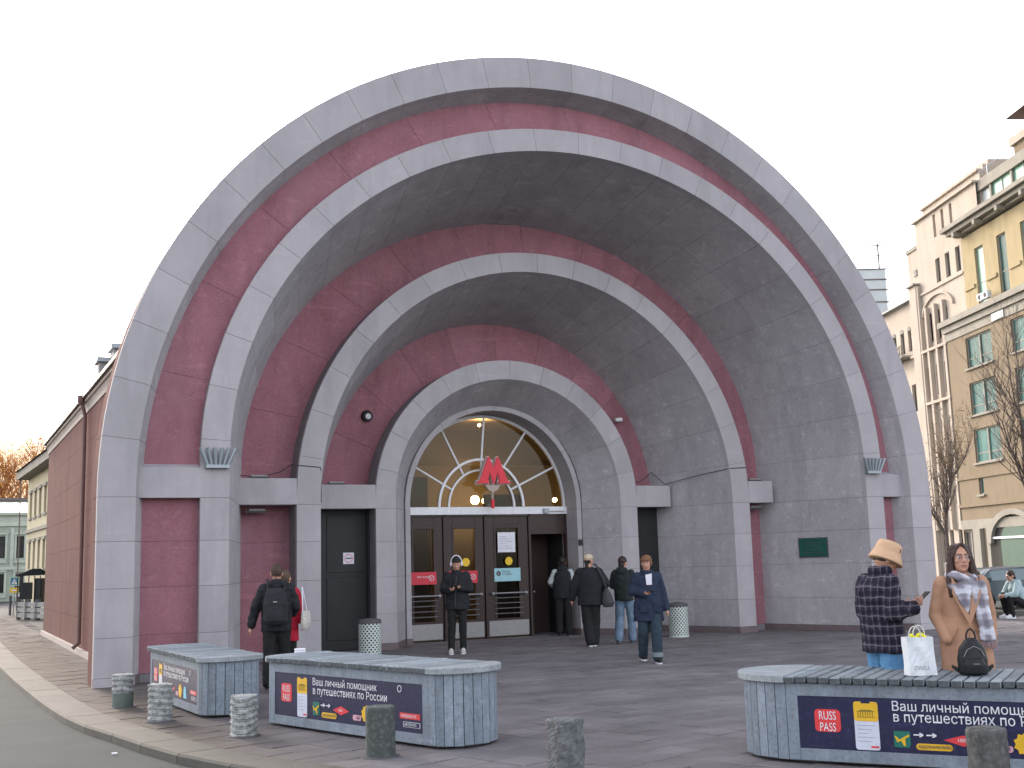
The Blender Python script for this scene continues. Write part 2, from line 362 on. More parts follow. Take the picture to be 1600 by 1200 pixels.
# pavers
cr, sr_ = math.cos(rad(TROT)), math.sin(rad(TROT))
def inside(x, y):
    c = False; j = len(poly) - 1
    for i in range(len(poly)):
        xi, yi = poly[i]; xj, yj = poly[j]
        if (yi > y) != (yj > y) and x < (xj - xi) * (y - yi) / (yj - yi + 1e-12) + xi: c = not c
        j = i
    return c
camp = Vector((-10.316, -17.817)); camf = Vector((.446, .895)); camr = Vector((.895, -.446))
near = []; far = []
NN = 90
for i in range(-NN, NN):
    for j in range(-NN, NN):
        # rotated grid (matches the colour cells of the material)
        qx, qy = i * TILE, j * TILE
        cxr, cyr = (i + .5) * TILE, (j + .5) * TILE
        wx = cxr * cr + cyr * sr_; wy = -cxr * sr_ + cyr * cr
        if not (-9.5 < wx < 13.3 and -14 < wy < 34) : continue
        if wy > 5.0 and wx > -7.5: continue
        if (wx * wx < 49 and wy > .5): 
            if wy > 5.0: continue
        d = Vector((wx, wy)) - camp; z = d.dot(camf); l = d.dot(camr)
        if z < 5.5 or abs(l) > z * .5 + .6: continue
        corners = []
        ok = True
        for (a, b) in ((0, 0), (1, 0), (1, 1), (0, 1)):
            rx, ry = (i + a) * TILE, (j + b) * TILE; X = rx * cr + ry * sr_; Y = -rx * sr_ + ry * cr
            if not inside(X, Y): ok = False
            corners.append((X, Y))
        if not ok and not any(inside(*c_) for c_ in corners) : continue
        (near if ok else far).append((z, (wx, wy), corners, ok))
near.sort(key=lambda t: t[0])
def clip_poly(cs):
    # pull corners that lie past the kerb back to it
    out = []
    c = Vector((sum(p[0] for p in cs) / 4, sum(p[1] for p in cs) / 4))
    for p in cs:
        p = Vector(p)
        if not inside(p.x, p.y):
            lo, hi = 0, 1
            for _ in range(12):
                m = (lo + hi) / 2; q = c.lerp(p, m)
                if inside(q.x, q.y): lo = m
                else: hi = m
            p = c.lerp(p, lo * .97)
        out.append((p.x, p.y))
    return out
def clip_half(cs):
    c = Vector((sum(p[0] for p in cs) / 4, sum(p[1] for p in cs) / 4))
    best = min(range(len(fine_i) - 1), key=lambda i: (Vector(fine_i[i]) + Vector(fine_i[i + 1]) - 2 * c).length)
    a, b = Vector(fine_i[best]), Vector(fine_i[best + 1]); d = (b - a).normalized(); nrm = Vector((-d.y, d.x))
    out = []; n = len(cs)
    for i in range(n):
        p, q = Vector(cs[i]), Vector(cs[(i + 1) % n]); sp, sq = (p - a).dot(nrm) - .004, (q - a).dot(nrm) - .004
        if sp >= 0: out.append((p.x, p.y))
        if (sp >= 0) != (sq >= 0): r = p.lerp(q, sp / (sp - sq)); out.append((r.x, r.y))
    return out
def paver_n(cs):
    n = len(cs); c = Vector((sum(p[0] for p in cs) / n, sum(p[1] for p in cs) / n)); P = [Vector(p) + (c - Vector(p)).normalized() * .006 for p in cs]
    h = U(-.002, .003); return [(p.x, p.y, -.02) for p in P] + [(p.x, p.y, h) for p in P], [(k, (k + 1) % n, n + (k + 1) % n, n + k) for k in range(n)] + [tuple(range(n, 2 * n))]
def paver_geo(cs, g=None):
    g = U(.0025, .0045) if rnd() < .7 else U(.005, .010)
    c = Vector((sum(p[0] for p in cs) / 4, sum(p[1] for p in cs) / 4)); tz = [U(-.005, .005) for _ in range(4)]; h = U(-.002, .003)
    o = []; t = []
    for k, p in enumerate(cs):
        p = Vector(p); q = p + (c - p).normalized() * g * 1.4; r = p + (c - p).normalized() * (g * 1.4 + .010)
        o.append((q.x, q.y, -.02)); t.append((q.x, q.y, -.005 + h + tz[k])); 
    top = []
    for k, p in enumerate(cs):
        p = Vector(p); r = p + (c - p).normalized() * (g * 1.4 + .010); top.append((r.x, r.y, .0 + h + tz[k]))
    vs_ = o + t + top
    fs = [(k, (k + 1) % 4, 4 + (k + 1) % 4, 4 + k) for k in range(4)] + [(4 + k, 4 + (k + 1) % 4, 8 + (k + 1) % 4, 8 + k) for k in range(4)] + [(8, 9, 10, 11)]
    return vs_, fs
def ccw(cs):
    a = sum(cs[i][0] * cs[(i + 1) % 4][1] - cs[(i + 1) % 4][0] * cs[i][1] for i in range(4)); return cs if a > 0 else cs[::-1]
for z, c, cs, ok in near[:290]:
    vs_, fs = paver_geo(ccw(cs)); MB().add(vs_, fs).build('paving_stone', M['tile'], pave)
mb = MB()
for z, c, cs, ok in near[290:] + far:
    if ok: vs_, fs = paver_geo(ccw(cs))
    else:
        k_ = clip_half(ccw(cs)) if c[0] < 0 else []
        if len(k_) < 3: continue
        vs_, fs = paver_n(k_)
    mb.add(vs_, fs)
rest = mb.build('paving_stones', M['tile'], pave); rest['kind'] = 'stuff'
# floor inside the porch and beyond the kerb line at right
floor = struct(MB().box((-7.2, 4.95, -.1), (7.2, 12, .006)).build('porch_floor', M['tile'])); tag(floor, 'dark stone floor inside the doorway')
far_k = thing('low_kerb', 'low pale kerb at right where two people crouch', 'kerb', (0, 0, 0))
for i in range(5):
    MB().box((13.4 + .0, -9 + i * 4.0, -.3), (13.65, -9 + i * 4.0 + 3.98, .07)).build('kerb_length', M['kerb'], far_k)
bed = struct(MB().box((11.2, 1.9, -.05), (13.38, 9, .02)).build('planting_bed', mat('dry_soil', (.10, .075, .05), scale=10, rough=1, bump=.6, bscale=40))); tag(bed, 'bare brown planting bed behind the crouching people')
ke2 = MB().box((10.6, 1.8, -.05), (13.38, 1.92, .13)).build('stone_edging', M['kerb'], bed)

# ================================================================ pavilion
pav = thing('metro_pavilion', 'round grey and red metro entrance pavilion of nested concentric arches', 'metro station')
ZI0, ZI1 = 2.72, 3.18                             # impost beam
RG = {  # xo, zc, front y, Ro, ao, Ri, ai
 'A': (0.0, 2.805, 0.0, 8.24, .974, 7.70, .968),
 'B': (.208, 3.318, .197, 6.929, .902, 6.485, .899),
 'C': (.307, 2.829, 2.193, 4.953, .992, 4.517, 1.001),
 'D': (.361, 2.914, 3.683, 3.006, .962, 2.592, .962),
 'E': (.36, 2.828, 4.512, 2.074, 1.035, 1.965, 1.03)}
STR = [.13, .69, 1.39, 2.07, ZI0]
def stations(zc, Rref, n):
    """joint positions along half a ring, as u: height on the straight part, zc + angle*Rref on the arc"""
    top = zc + PI / 2 * Rref; rest_ = np.linspace(ZI0, top, n + 1)[1:]
    return STR + list(rest_)
def rp(R, a, xo, zc, u, Rref, side):
    if u <= zc: return (xo + side * R, u)
    th = (u - zc) / Rref; return (xo + side * R * math.cos(th), zc + a * R * math.sin(th))
def ring_piece(u0, u1, side, fi, fo, bi, bo, zc, xo, Rref, y=None, gap=.003, n=4):
    """fi,fo,bi,bo = (R, a, y) of front-inner, front-outer, back-inner, back-outer edge"""
    u0 += gap; u1 -= gap; k = max(1, int(math.ceil((u1 - u0) / .3))) if u1 > zc else 1
    us = [u0 + (u1 - u0) * i / k for i in range(k + 1)]
    if u0 < zc < u1: us = sorted(set(us + [zc]))
    vs_ = []
    for u in us:
        for (R, a, yy) in (fi, fo, bo, bi):
            x, z = rp(R, a, xo, zc, u, Rref, side); vs_.append((x, yy, z))
    fs = []; K = len(us)
    for i in range(K - 1):
        for j in range(4):
            a_, b_ = i * 4 + j, i * 4 + (j + 1) % 4; c_, d_ = a_ + 4, b_ + 4
            fs.append((a_, c_, d_, b_) if side > 0 else (a_, b_, d_, c_))
    fs.append((0, 1, 2, 3) if side > 0 else (3, 2, 1, 0)); e = (K - 1) * 4; fs.append((e + 3, e + 2, e + 1, e) if side > 0 else (e, e + 1, e + 2, e + 3))
    return MB().add(vs_, fs)
def split_us(zc, R, n, lo=.13): 
    st = stations(zc, R, n); return [(a, b) for a, b in zip(st, st[1:])]
def fixn(o):
    bm = bmesh.new(); bm.from_mesh(o.data); bmesh.ops.recalc_face_normals(bm, faces=bm.faces); bm.to_mesh(o.data); bm.free(); return o
core = MB()
SPL = {'A': (7.545, .403), 'B': (5.707, 2.726), 'C': (3.859, 4.327), 'D': (2.10, 4.512), 'E': (1.93, 5.15)}
def face_ring(key, n, thick, depth, m=None):
    xo, zc, y, Ro, ao, Ri, ai = RG[key]; Rref = (Ro + Ri) / 2; Rk = Ri + (SPL[key][0] - Ri) * thick / (SPL[key][1] - y)
    for side in (-1, 1):
        for (a, b) in [(0, .13)] + split_us(zc, Rref, n):
            y0 = y - (.02 if a == 0 else 0)
            fi, fo = (Ri - (.012 if a == 0 else 0), ai, y0), (Ro + (.012 if a == 0 else 0), ao, y0)
            o = ring_piece(a, b, side, fi, fo, (Rk - (.012 if a == 0 else 0), ai, y + thick), (Ro, ao, y + thick), zc, xo, Rref)
            fixn(o.build('plinth_block' if a == 0 else 'ring_stone', M['plinth' if a == 0 and key in 'CDE' else 'ring'] if m is None else m, pav))
        g = .012
        c = ring_piece(0, zc + PI / 2 * Rref, side, (Ri + g, ai, y + g), (Ro - g, ao, y + g), (Ri + g, ai, y + depth), (Ro - g, ao, y + depth), zc, xo, Rref, gap=0)
        core.add(c.v, c.f)
face_ring('A', 14, .12, .62); face_ring('B', 12, .10, .6); face_ring('C', 9, .10, .9); face_ring('D', 6, .08, .55); face_ring('E', 5, .06, .5)
# outer skin of ring A (its side, in dark red render) and the soffits
def soffit(key, n, Rb, yb, y0, aR=None, m='soffit', rows=1, thick=.12):
    xo, zc, y, Ro, ao, Ri, ai = RG[key]; Rref = (Ro + Ri) / 2; ab = aR or ai
    ys_ = [y0 + (yb - y0) * i / rows for i in range(rows + 1)]
    def Rat(yy): return Ri + (Rb - Ri) * (yy - y) / (yb - y)
    for r in range(rows):
        ya, yc = ys_[r] + (.001 if r == 0 else .002), ys_[r + 1] - (.002 if r < rows - 1 else 0)
        for side in (-1, 1):
            for k, (a, b) in enumerate([(0, .13)] + split_us(zc, Rref, n)):
                dd = -.015 if a == 0 else 0
                o = ring_piece(a, b, side, (Rat(ya) + dd, ai, ya), (Rat(ya) + thick, ai, ya), (Rat(yc) + dd, ab, yc), (Rat(yc) + thick, ab, yc), zc, xo, Rref)
                fixn(o.build('plinth_block' if a == 0 else 'soffit_panel', M['plinth' if a == 0 else m], pav))
    for side in (-1, 1):
        c = ring_piece(0, zc + PI / 2 * Rref, side, (Rat(y0) + .012, ai, y0), (Rat(y0) + .3, ai, y0), (Rat(yb) + .012, ab, yb), (Rat(yb) + .3, ab, yb), zc, xo, Rref, gap=0); core.add(c.v, c.f)
soffit('A', 14, 7.545, .403 + .02, .12)
soffit('B', 12, 5.707, 2.726 + .02, .297, rows=2)
soffit('C', 9, 3.859, 4.327 + .02, 2.293, rows=2)
soffit('D', 6, 2.10, 4.512 + .02, 3.763)
soffit('E', 5, 1.93, 5.15, 4.572, m='ring')
# red walls between the rings
def red_wall(yr, Rout, aout, zo, xo_o, key, n, lower=True):
    xo, zc, y, Ro, ao, Ri, ai = RG[key]; Rref = (Ro + Rout) / 2; zm = zc
    us = [(.13, .69), (.69, 1.39), (1.39, 2.07), (2.07, ZI0 + .02)]
    top = zm + PI / 2 * Rref; arc = np.linspace(ZI1 - .05, top, n + 1); R2 = (top - zo) / (PI / 2)
    for side in (-1, 1):
        def outp(R, u): return rp(R, aout, xo_o, zo, u, R2, side)
        for (a, b) in us + list(zip(arc, arc[1:])):
            o_in = (Ro - .06, ao, yr); 
            pc = MB(); k = max(1, int((b - a) / .35)); uu = [a + .003 + (b - a - .006) * i / k for i in range(k + 1)]
            vs_ = []
            for u in uu:
                xi, zi = rp(Ro - .06, ao, xo, zc, u, Rref, side)
                xo2, zo2 = outp(Rout + .08, u)
                vs_ += [(xi, yr, zi), (xo2, yr, zo2), (xo2, yr + .06, zo2), (xi, yr + .06, zi)]
            fs = []
            for i in range(k):
                for j in range(4): p, q = i * 4 + j, i * 4 + (j + 1) % 4; fs.append((p, q, q + 4, p + 4))
            e = k * 4; fs += [(3, 2, 1, 0), (e, e + 1, e + 2, e + 3)]
            fixn(pc.add(vs_, fs).build('red_panel', M['red'], pav))
        # dark backing
        top_ = zm + PI / 2 * Rref; uu = [0] + [top_ * i / 24 for i in range(1, 25)]; vs_ = []
        for u in uu:
            xi, zi = rp(Ro - .1, ao, xo, zc, u, Rref, side); xo2, zo2 = outp(Rout + .1, u)
            vs_ += [(xi, yr + .015, zi), (xo2, yr + .015, zo2), (xo2, yr + .3, zo2), (xi, yr + .3, zi)]
        fs = [(i * 4 + j, i * 4 + (j + 1) % 4, i * 4 + (j + 1) % 4 + 4, i * 4 + j + 4) for i in range(24) for j in range(4)]
        core.add(vs_, fs)
red_wall(.403, 7.545, .968, 2.805, 0, 'B', 7)
red_wall(2.726, 5.707, .899, 3.318, .208, 'C', 6)
red_wall(4.327, 3.859, 1.001, 2.829, .307, 'D', 5)
fixn(core.build('arch_core', M['corem'], pav))
# imposts: beams between the rings, flush with the inner ring's face
def impost(side, xa, xb, y, yb, slope=.05):
    x0, x1 = sorted((side * xa, side * xb)); 
    mb = MB().prism([(y, ZI0), (yb, ZI0), (yb, ZI1 + slope), (y, ZI1)], x0, x1, 'x')
    fixn(mb.build('impost_beam', M['ring'], pav))
for side in (-1, 1):
    xo = .208 * side
    impost(side, 6.929 + xo, 7.69, .197, .42, .07)
    xo = .307 * side
    impost(side, 4.953 + xo, 5.9, 2.193, 2.75, .02)
    xo = .361 * side
    impost(side, 3.006 + xo, 4.15 if side < 0 else 4.25, 3.683, 4.35, .02)
# body of the building behind
body = MB()
hall = fixn(MB().box((-7.59, 1.0, .08), (7.6, 16.85, 5.0)).build('side_wall', M['wall'], pav)) if False else None
def slab_wall():
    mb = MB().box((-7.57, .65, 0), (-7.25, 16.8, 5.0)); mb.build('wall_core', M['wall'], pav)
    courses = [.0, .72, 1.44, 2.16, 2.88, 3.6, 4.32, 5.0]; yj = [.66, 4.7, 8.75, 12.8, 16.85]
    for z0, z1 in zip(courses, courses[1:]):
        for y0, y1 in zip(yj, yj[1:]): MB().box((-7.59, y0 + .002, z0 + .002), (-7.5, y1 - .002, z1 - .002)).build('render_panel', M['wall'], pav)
    MB().box((-7.59, 16.8, 0), (7.6, 16.9, 5.0)).build('rear_wall', M['wall'], pav)
    MB().box((7.25, .65, 0), (7.59, 16.8, 5.0)).build('right_wall', M['wall'], pav)
    MB().box((-7.66, .66, 0), (-7.595, 16.9, .12)).build('base_moulding', M['cornice'], pav)
    mb = MB().prism([(-7.61, 4.95), (-7.3, 4.95), (-7.3, 5.2), (-7.68, 5.2), (-7.68, 5.14), (-7.64, 5.12), (-7.61, 5.05)], .66, 17.0, 'y'); fixn(mb.build('cornice', M['cornice'], pav))
    MB().box((-7.74, .66, 5.203), (-7.3, 17.0, 5.28)).build('gutter', M['roofm'], pav)
    mb = MB().add([(-7.7, 5.7, 5.285), (7.7, 5.7, 5.285), (0, 5.7, 6.6), (-7.7, 17, 5.285), (7.7, 17, 5.285), (0, 13, 6.6)], [(0, 2, 5, 3), (1, 4, 5, 2), (3, 5, 4), (0, 3, 4, 1)]); fixn(mb.build('roof', M['roofm'], pav))
slab_wall()
# barrel roof behind the arch rings
mb = MB(); n = 28; vs_ = []
for yy, R in ((.60, 7.95), (5.6, 7.4)):
    for i in range(n + 1): t = PI * i / n; vs_.append((R * math.cos(t), yy, 2.8 + .97 * R * math.sin(t)))
fs = [(i, i + 1, n + 2 + i, n + 1 + i) for i in range(n)] + [tuple(n + 1 + i for i in range(n + 1) if vs_[n + 1 + i][2] > 5.5)]
fixn(mb.add(vs_, fs).build('vault_roof', M['roofm'], pav))
fixn(MB().add([(x, y, z) for z in (5.4, 7.0) for x, y in ((-6.75, 13.1), (-6.35, 13.1), (-6.35, 13.6), (-6.75, 13.6))], [(0, 1, 5, 4), (1, 2, 6, 5), (2, 3, 7, 6), (3, 0, 4, 7), (4, 5, 6, 7)]).build('chimney', M['chim'], pav))
MB().box((-6.82, 13.0, 7.0), (-6.28, 13.7, 7.12)).build('chimney_cap', M['galv'], pav)
MB().box((-6.45, 12.7, 5.4), (-5.6, 13.4, 7.3)).build('vent_housing', M['chim'], pav); MB().box((-6.52, 12.6, 7.3), (-5.5, 13.5, 7.42)).build('vent_cap', M['galv'], pav)
pipe = MB().path([(-7.66, 7.4, .22), (-7.66, 7.4, 4.85), (-7.72, 7.4, 5.1)], .038, 10).tube((-7.66, 7.4, .25), (-7.78, 7.4, .14), .038, n=10)
pipe.lathe([(.04, 5.08), (.08, 5.16), (.08, 5.28)], 10, (-7.74, 7.4)); pipe.build('drainpipe', flat('brown_pipe', (.16, .085, .075), .7), pav)

# ---- doors, fanlight, vestibule
YD = 5.05
fr = MB()
fr.box((-1.62, YD - .12, 2.64), (2.32, YD + .04, 2.80))
trans = fr.build('transom', M['white'], pav)
ff = MB(); cx, cz = .36, 2.81
def arc(mb, R, w, y0, y1, n=28, x0=cx):
    for i in range(n):
        t0, t1 = PI * i / n, PI * (i + 1) / n
        p = [(x0 + r * math.cos(t), cz + r * math.sin(t) * 1.02) for t, r in ((t0, R - w), (t0, R), (t1, R), (t1, R - w))]
        mb.prism([(a, b) for a, b in p], y0, y1, 'y')
arc(ff, 1.96, .06, YD - .05, YD + .03, 36)
arc(ff, 1.03, .05, YD - .05, YD + .02, x0=.26); arc(ff, .80, .04, YD - .045, YD + .02, x0=.26)
for ang in (27, 58, 90, 122, 153):
    c_, s_ = math.cos(rad(ang)), math.sin(rad(ang))
    a_ = Vector((.26 + .80 * c_, YD - .01, cz + .82 * s_)); b_ = Vector((cx + 1.93 * c_, YD - .01, cz + 1.96 * s_)); ff.tube(a_, b_, .024, n=6)
fan = fixn(ff.build('fanlight', M['white'], pav))
mb = MB(); n = 32; mb.prism([(cx + 1.93 * math.cos(PI * i / n), cz + 1.95 * math.sin(PI * i / n)) for i in range(n + 1)], YD, YD + .006, 'y'); fixn(mb.build('fanlight_glass', M['glass'], fan))
MB().box((-1.7, YD + .1, 0), (-1.60, 9.5, 5.0)).build('vestibule_wall', M['cream'], pav)
MB().box((4.5, YD + .3, 0), (4.6, 9.5, 5.0)).build('vestibule_wall', M['cream'], pav)
MB().box((-1.7, 9.5, 0), (4.6, 9.6, 5.2)).build('vestibule_wall', M['cream'], pav)
MB().box((-1.7, YD + .1, 5.0), (4.6, 9.6, 5.1)).build('vestibule_ceiling', M['cream'], pav)
MB().box((-1.6, 7.6, 3.95), (4.5, 7.8, 4.10)).build('vestibule_cornice', M['cream'], pav)
MB().box((-1.6, 7.0, 0), (-.2, 7.2, 3.6)).build('dark_screen', M['wood'], pav); MB().box((1.3, 7.0, 0), (2.3, 7.2, 3.2)).build('dark_screen', M['wood'], pav)
for q in ((-.75, 6.9, 1.2), (.62, 8.6, 0)): MB().box((q[0] - .12, q[1], 0), (q[0] + .12, q[1] + .1, 2.6)).build('inner_post', M['cream'], pav)
door_specs = [(-1.56, -.70, 'red'), (-.64, .26, 'red2'), (.32, 1.33, 'blue')]
def make_door(x0, x1, kind):
    w = x1 - x0; zb, zt = .03, 2.60; g0, g1 = x0 + .20 * w, x1 - .22 * w
    d = MB(); y0, y1 = YD - .06, YD
    d.box((x0, y0, zb), (g0, y1, zt)); d.box((g1, y0, zb), (x1, y1, zt)); d.box((g0, y0, zb), (g1, y1, .42)); d.box((g0, y0, 2.34), (g1, y1, zt))
    d.box((g0 - .03, y0 - .015, 2.34), (g1 + .03, y0, 2.42))
    for gx in (g0, g1): d.box((gx - .025, y0 - .012, .42), (gx + .025, y0, 2.34))
    dr = d.build('door', M['wood'], pav, bevel=.004)
    MB().box((g0, YD - .03, .42), (g1, YD - .022, 2.34)).build('door_glass', M['glass'], dr)
    MB().box((x0 + .03, y0 - .006, .05), (x1 - .03, y0 - .001, .37)).build('kick_plate', M['steel'], dr)
    hb = MB().path([(x0 + .10, y0 - .09, .95), (x1 - .12, y0 - .09, .95)], .018, 8)
    for xx in (x0 + .10, x1 - .12): hb.tube((xx, y0, .95), (xx, y0 - .1, .95), .03, n=10)
    hb.build('push_bar', M['steel'], dr, smooth=True)
    for k in range(4): MB().path([(g0 - .04, y0 - .02, .52 + k * .11), (g1 + .06, y0 - .02, .52 + k * .11)], .011, 6).build('guard_rail', M['steel'], dr)
    ys = y0 - .018
    if kind.startswith('red'):
        MB().box((x0 + .04, ys, 1.19), (g1 + .03, ys + .006, 1.45)).build('notice', M['redsign'], dr)
        text_obj('Нет входа', .062, M['white'], dr, (x0 + .26, ys - .003, 1.33))
        cc = MB(); 
        for i in range(16): t0, t1 = 2 * PI * i / 16, 2 * PI * (i + 1) / 16; cx_ = g1 - .08; cc.tube((cx_ + .055 * math.cos(t0), ys - .003, 1.32 + .055 * math.sin(t0)), (cx_ + .055 * math.cos(t1), ys - .003, 1.32 + .055 * math.sin(t1)), .006, n=4)
        cc.tube((g1 - .12, ys - .003, 1.28), (g1 - .04, ys - .003, 1.36), .006, n=4); cc.build('no_entry_mark', M['white'], dr)
    if kind != 'red':
        c = MB(); c.tube((x0 + .52 * w, ys, 1.63), (x0 + .52 * w, ys + .005, 1.63), .09, n=20); c.build('yellow_circle', M['yellow'], dr)
    if kind == 'blue':
        MB().box((x0 + .27, ys, 1.82), (x0 + .69, ys + .006, 2.25)).build('paper_notice', M['paper'], dr)
        for k in range(6): MB().box((x0 + .32, ys - .002, 1.90 + k * .05), (x0 + .62 - (k % 3) * .07, ys, 1.906 + k * .05)).build('print_line', M['joint'], dr)
        MB().box((x0 + .17, ys, 1.20), (x0 + .80, ys + .006, 1.48)).build('notice', M['bluesign'], dr)
        text_obj('Выход\nв город', .058, M['joint'], dr, (x0 + .36, ys - .003, 1.39))
        c = MB(); c.tube((x0 + .27, ys - .003, 1.37), (x0 + .27, ys, 1.37), .055, n=16); c.build('round_mark', M['joint'], dr); text_obj('1', .07, M['white'], dr, (x0 + .25, ys - .006, 1.345))
    return dr
for s_ in door_specs: make_door(*s_)
fr = MB()
for xx in (-1.62, -.69, .27, 1.34): fr.box((xx, YD - .10, 0), (xx + .05, YD + .02, 2.64))
fr.box((2.26, YD - .10, 0), (2.32, YD + .02, 2.64)); fr.box((-1.6, YD - .10, 2.60), (2.3, YD - .001, 2.638)); fr.box((1.39, YD - .08, 2.2), (2.26, YD, 2.6)); fr.build('door_frame', M['wood'], pav)
MB().box((1.45, 5.9, 0), (2.33, 5.96, 2.7)).build('dark_screen', M['wood'], pav); MB().box((1.40, 5.2, 0), (1.45, 5.96, 2.7)).build('dark_screen', M['wood'], pav)  # added dark sheets that keep the open bay dark
MB().box((2.29, 5.15, 0), (2.325, 9.4, 2.75)).build('dark_screen', M['darkdoor'], pav)  # added black sheet covering the lamplit side of the vestibule
# fourth bay: its leaf stands open inwards
op = MB(); op.box((0, -.03, .03), (.14, .03, 2.2)); op.box((.66, -.03, .03), (.80, .03, 2.2)); op.box((.14, -.03, .03), (.66, .03, .5)); op.box((.14, -.03, 2.0), (.66, .03, 2.2))
od = op.build('door', M['wood'], pav, bevel=.004); od['label'] = 'open dark door leaf in the right hand bay'; od.location = (1.40, YD + .02, 0); od.rotation_euler = (0, 0, rad(72))
MB().box((.14, -.004, .5), (.66, .004, 2.0)).build('door_glass', M['glass'], od); MB().path([(.08, -.1, .95), (.7, -.1, .95)], .018, 8).build('push_bar', M['steel'], od)
MB().box((.2, -.012, 1.2), (.45, -.006, 1.5)).build('paper_notice', M['paper'], od)
# between C and D rings: black door at left, black sheet for the dark opening at right
bd = MB().box((-3.60, 4.16, .02), (-2.60, 4.22, 2.72)).build('side_door_or_opening', M['darkdoor'], pav); bd['label'] = 'tall black steel door left of the glazed doors'
for q in ((-3.5, 1.5, -2.7, 2.6), (-3.5, .2, -2.7, 1.4)):
    MB().box((q[0], 4.147, q[1]), (q[2], 4.159, q[3])).build('door_panel', M['darkdoor'], bd, bevel=.006)
MB().box((-3.62, 4.10, .02), (-3.55, 4.16, 2.72)).build('jamb', M['darkdoor'], bd); MB().box((-2.68, 4.10, .02), (-2.62, 4.16, 2.72)).build('jamb', M['darkdoor'], bd)
sg = MB().box((-3.17, 4.135, 1.66), (-2.95, 4.145, 1.88)).build('no_smoking_sign', M['paper'], bd)
cc = MB()
for i in range(20): t0, t1 = 2 * PI * i / 20, 2 * PI * (i + 1) / 20; cc.tube((-3.06 + .08 * math.cos(t0), 4.133, 1.77 + .08 * math.sin(t0)), (-3.06 + .08 * math.cos(t1), 4.133, 1.77 + .08 * math.sin(t1)), .006, n=4)
cc.build('ring_mark', M['redp'], sg); MB().box((-3.12, 4.129, 1.76), (-3.0, 4.134, 1.78)).build('cigarette_mark', M['joint'], sg)
MB().box((3.38, 4.20, .02), (4.3, 4.30, 2.72)).build('side_door_or_opening', M['darkdoor'], pav)['label'] = 'black sheet standing for the dark opening right of the entrance'
# small fittings fixed to the pavilion, each its own thing
def sconce(x, y, z, label):
    t = thing('wall_lamp', label, 'wall lamp', (x, y, z), 0, 'fan-shaped uplights on the second ring')
    for k in range(6):
        a = (k - 2.5) * .18; MB().tube((.06 * (k - 2.5), -.07, 0), (.06 * (k - 2.5) + math.sin(a) * .28, -.12, .28), .028, .034, n=8).build('lamp_tube', M['galv'], t, smooth=True)
    MB().box((-.18, -.10, -.03), (.18, -.0, .02)).build('bracket', M['galv'], t)
sconce(-6.48, .19, 3.20, 'fan shaped metal uplight above the left impost'); sconce(6.86, .19, 3.22, 'fan shaped metal uplight above the right impost')
t = thing('loudspeaker', 'round black speaker on the red wall above the black door', 'speaker', (-2.60, 4.32, 4.62))
MB().tube((0, 0, 0), (0, -.10, -.02), .12, .10, n=20).build('housing', M['darkdoor'], t, smooth=True); MB().tube((0, -.10, -.02), (0, -.115, -.02), .06, n=16).build('cone', M['steel'], t)
t = thing('security_camera', 'small white camera on the red wall right of the entrance', 'camera', (3.30, 4.32, 4.70))
MB().tube((0, 0, 0), (0, -.12, .0), .02, n=8).build('arm', M['steel'], t); MB().tube((-.09, -.14, -.02), (.07, -.16, 0), .045, n=12).build('housing', M['white'], t, smooth=True)
pl = MB().box((0, -.02, 0), (.66, .02, .37)).build('plaque', M['plaque'], None); tag(pl, 'dark green memorial plaque on the right grey wall', 'plaque')
ang = math.atan2(2.726 - .197, 5.915 - 6.693); pl.location = (6.385, 1.14, 1.545); pl.rotation_euler = (0, 0, ang)
MB().box((-.02, -.012, -.02), (.68, -.021 + .03, .39)).build('rim', M['joint'], pl)
for k in range(4): MB().box((.10, .0205, .07 + k * .07), (.56 - .05 * (k % 2), .023, .082 + k * .07)).build('engraved_line', M['joint'], pl)
sw = MB().box((2.33, 4.47, 1.93), (2.42, 4.50, 2.05)).build('call_box', M['darkdoor']); tag(sw, 'small black call box on the pier right of the doors', 'call box')
st = MB().box((-6.065, 1.0, 1.45), (-6.035, 1.05, 1.95)).build('metal_strip', flat('rusty_strip', (.16, .10, .09), .7)); tag(st, 'narrow brown metal strip on the inside of the left pier', 'strip')
tl = thing('tube_lamp', 'white tube lamp hung under the transom at right', 'lamp', (1.8, 4.9, 2.72)); MB().box((0, -.03, -.02), (.42, .03, .03)).build('tube', M['white'], tl); MB().box((-.1, -.04, -.06), (.02, .04, .04)).build('end_cap', M['galv'], tl)
def flood(x, y, z, label):
    t = thing('floodlight', label, 'floodlight', (x, y, z), 0, 'small floodlights on the imposts')
    MB().box((-.15, -.05, 0), (.15, .05, .04)).build('housing', M['chim'], t, bevel=.01); MB().box((-.2, -.02, -.03), (.2, .02, 0)).build('bracket', M['joint'], t)
flood(-5.25, 2.5, 3.22, 'small floodlight on the impost left of the third ring'); flood(-3.35, 4.0, 3.22, 'small floodlight on the impost above the black door')
flood(5.65, 2.5, 3.22, 'small floodlight on the right impost of the third ring'); flood(-5.3, 2.45, 2.62, 'small floodlight under the impost over the left red niche')
flood(5.6, 2.45, 2.62, 'small floodlight under the impost over the right red niche')
cb = MB(); pts = [(4.95 + i * .01, 2.19, 3.3 - .06 * math.sin(i * .5)) for i in range(2)]
def wire(pts, r, label):
    o = MB().path(pts, r, 5).build('cable', M['darkdoor']); tag(o, label, 'cable')
wire([(-5.95 + .0, 2.18, 2.7), (-5.95, 2.18, 3.2), (-5.8, 2.4, 3.25), (-5.2, 2.5, 3.23), (-4.9, 2.4, 3.3), (-4.75, 2.185, 3.42), (-4.22, 2.185, 3.38), (-4.2, 2.2, 3.3), (-4.2, 2.2, 2.75)], .007, 'thin black cable looping over the left impost and third ring')
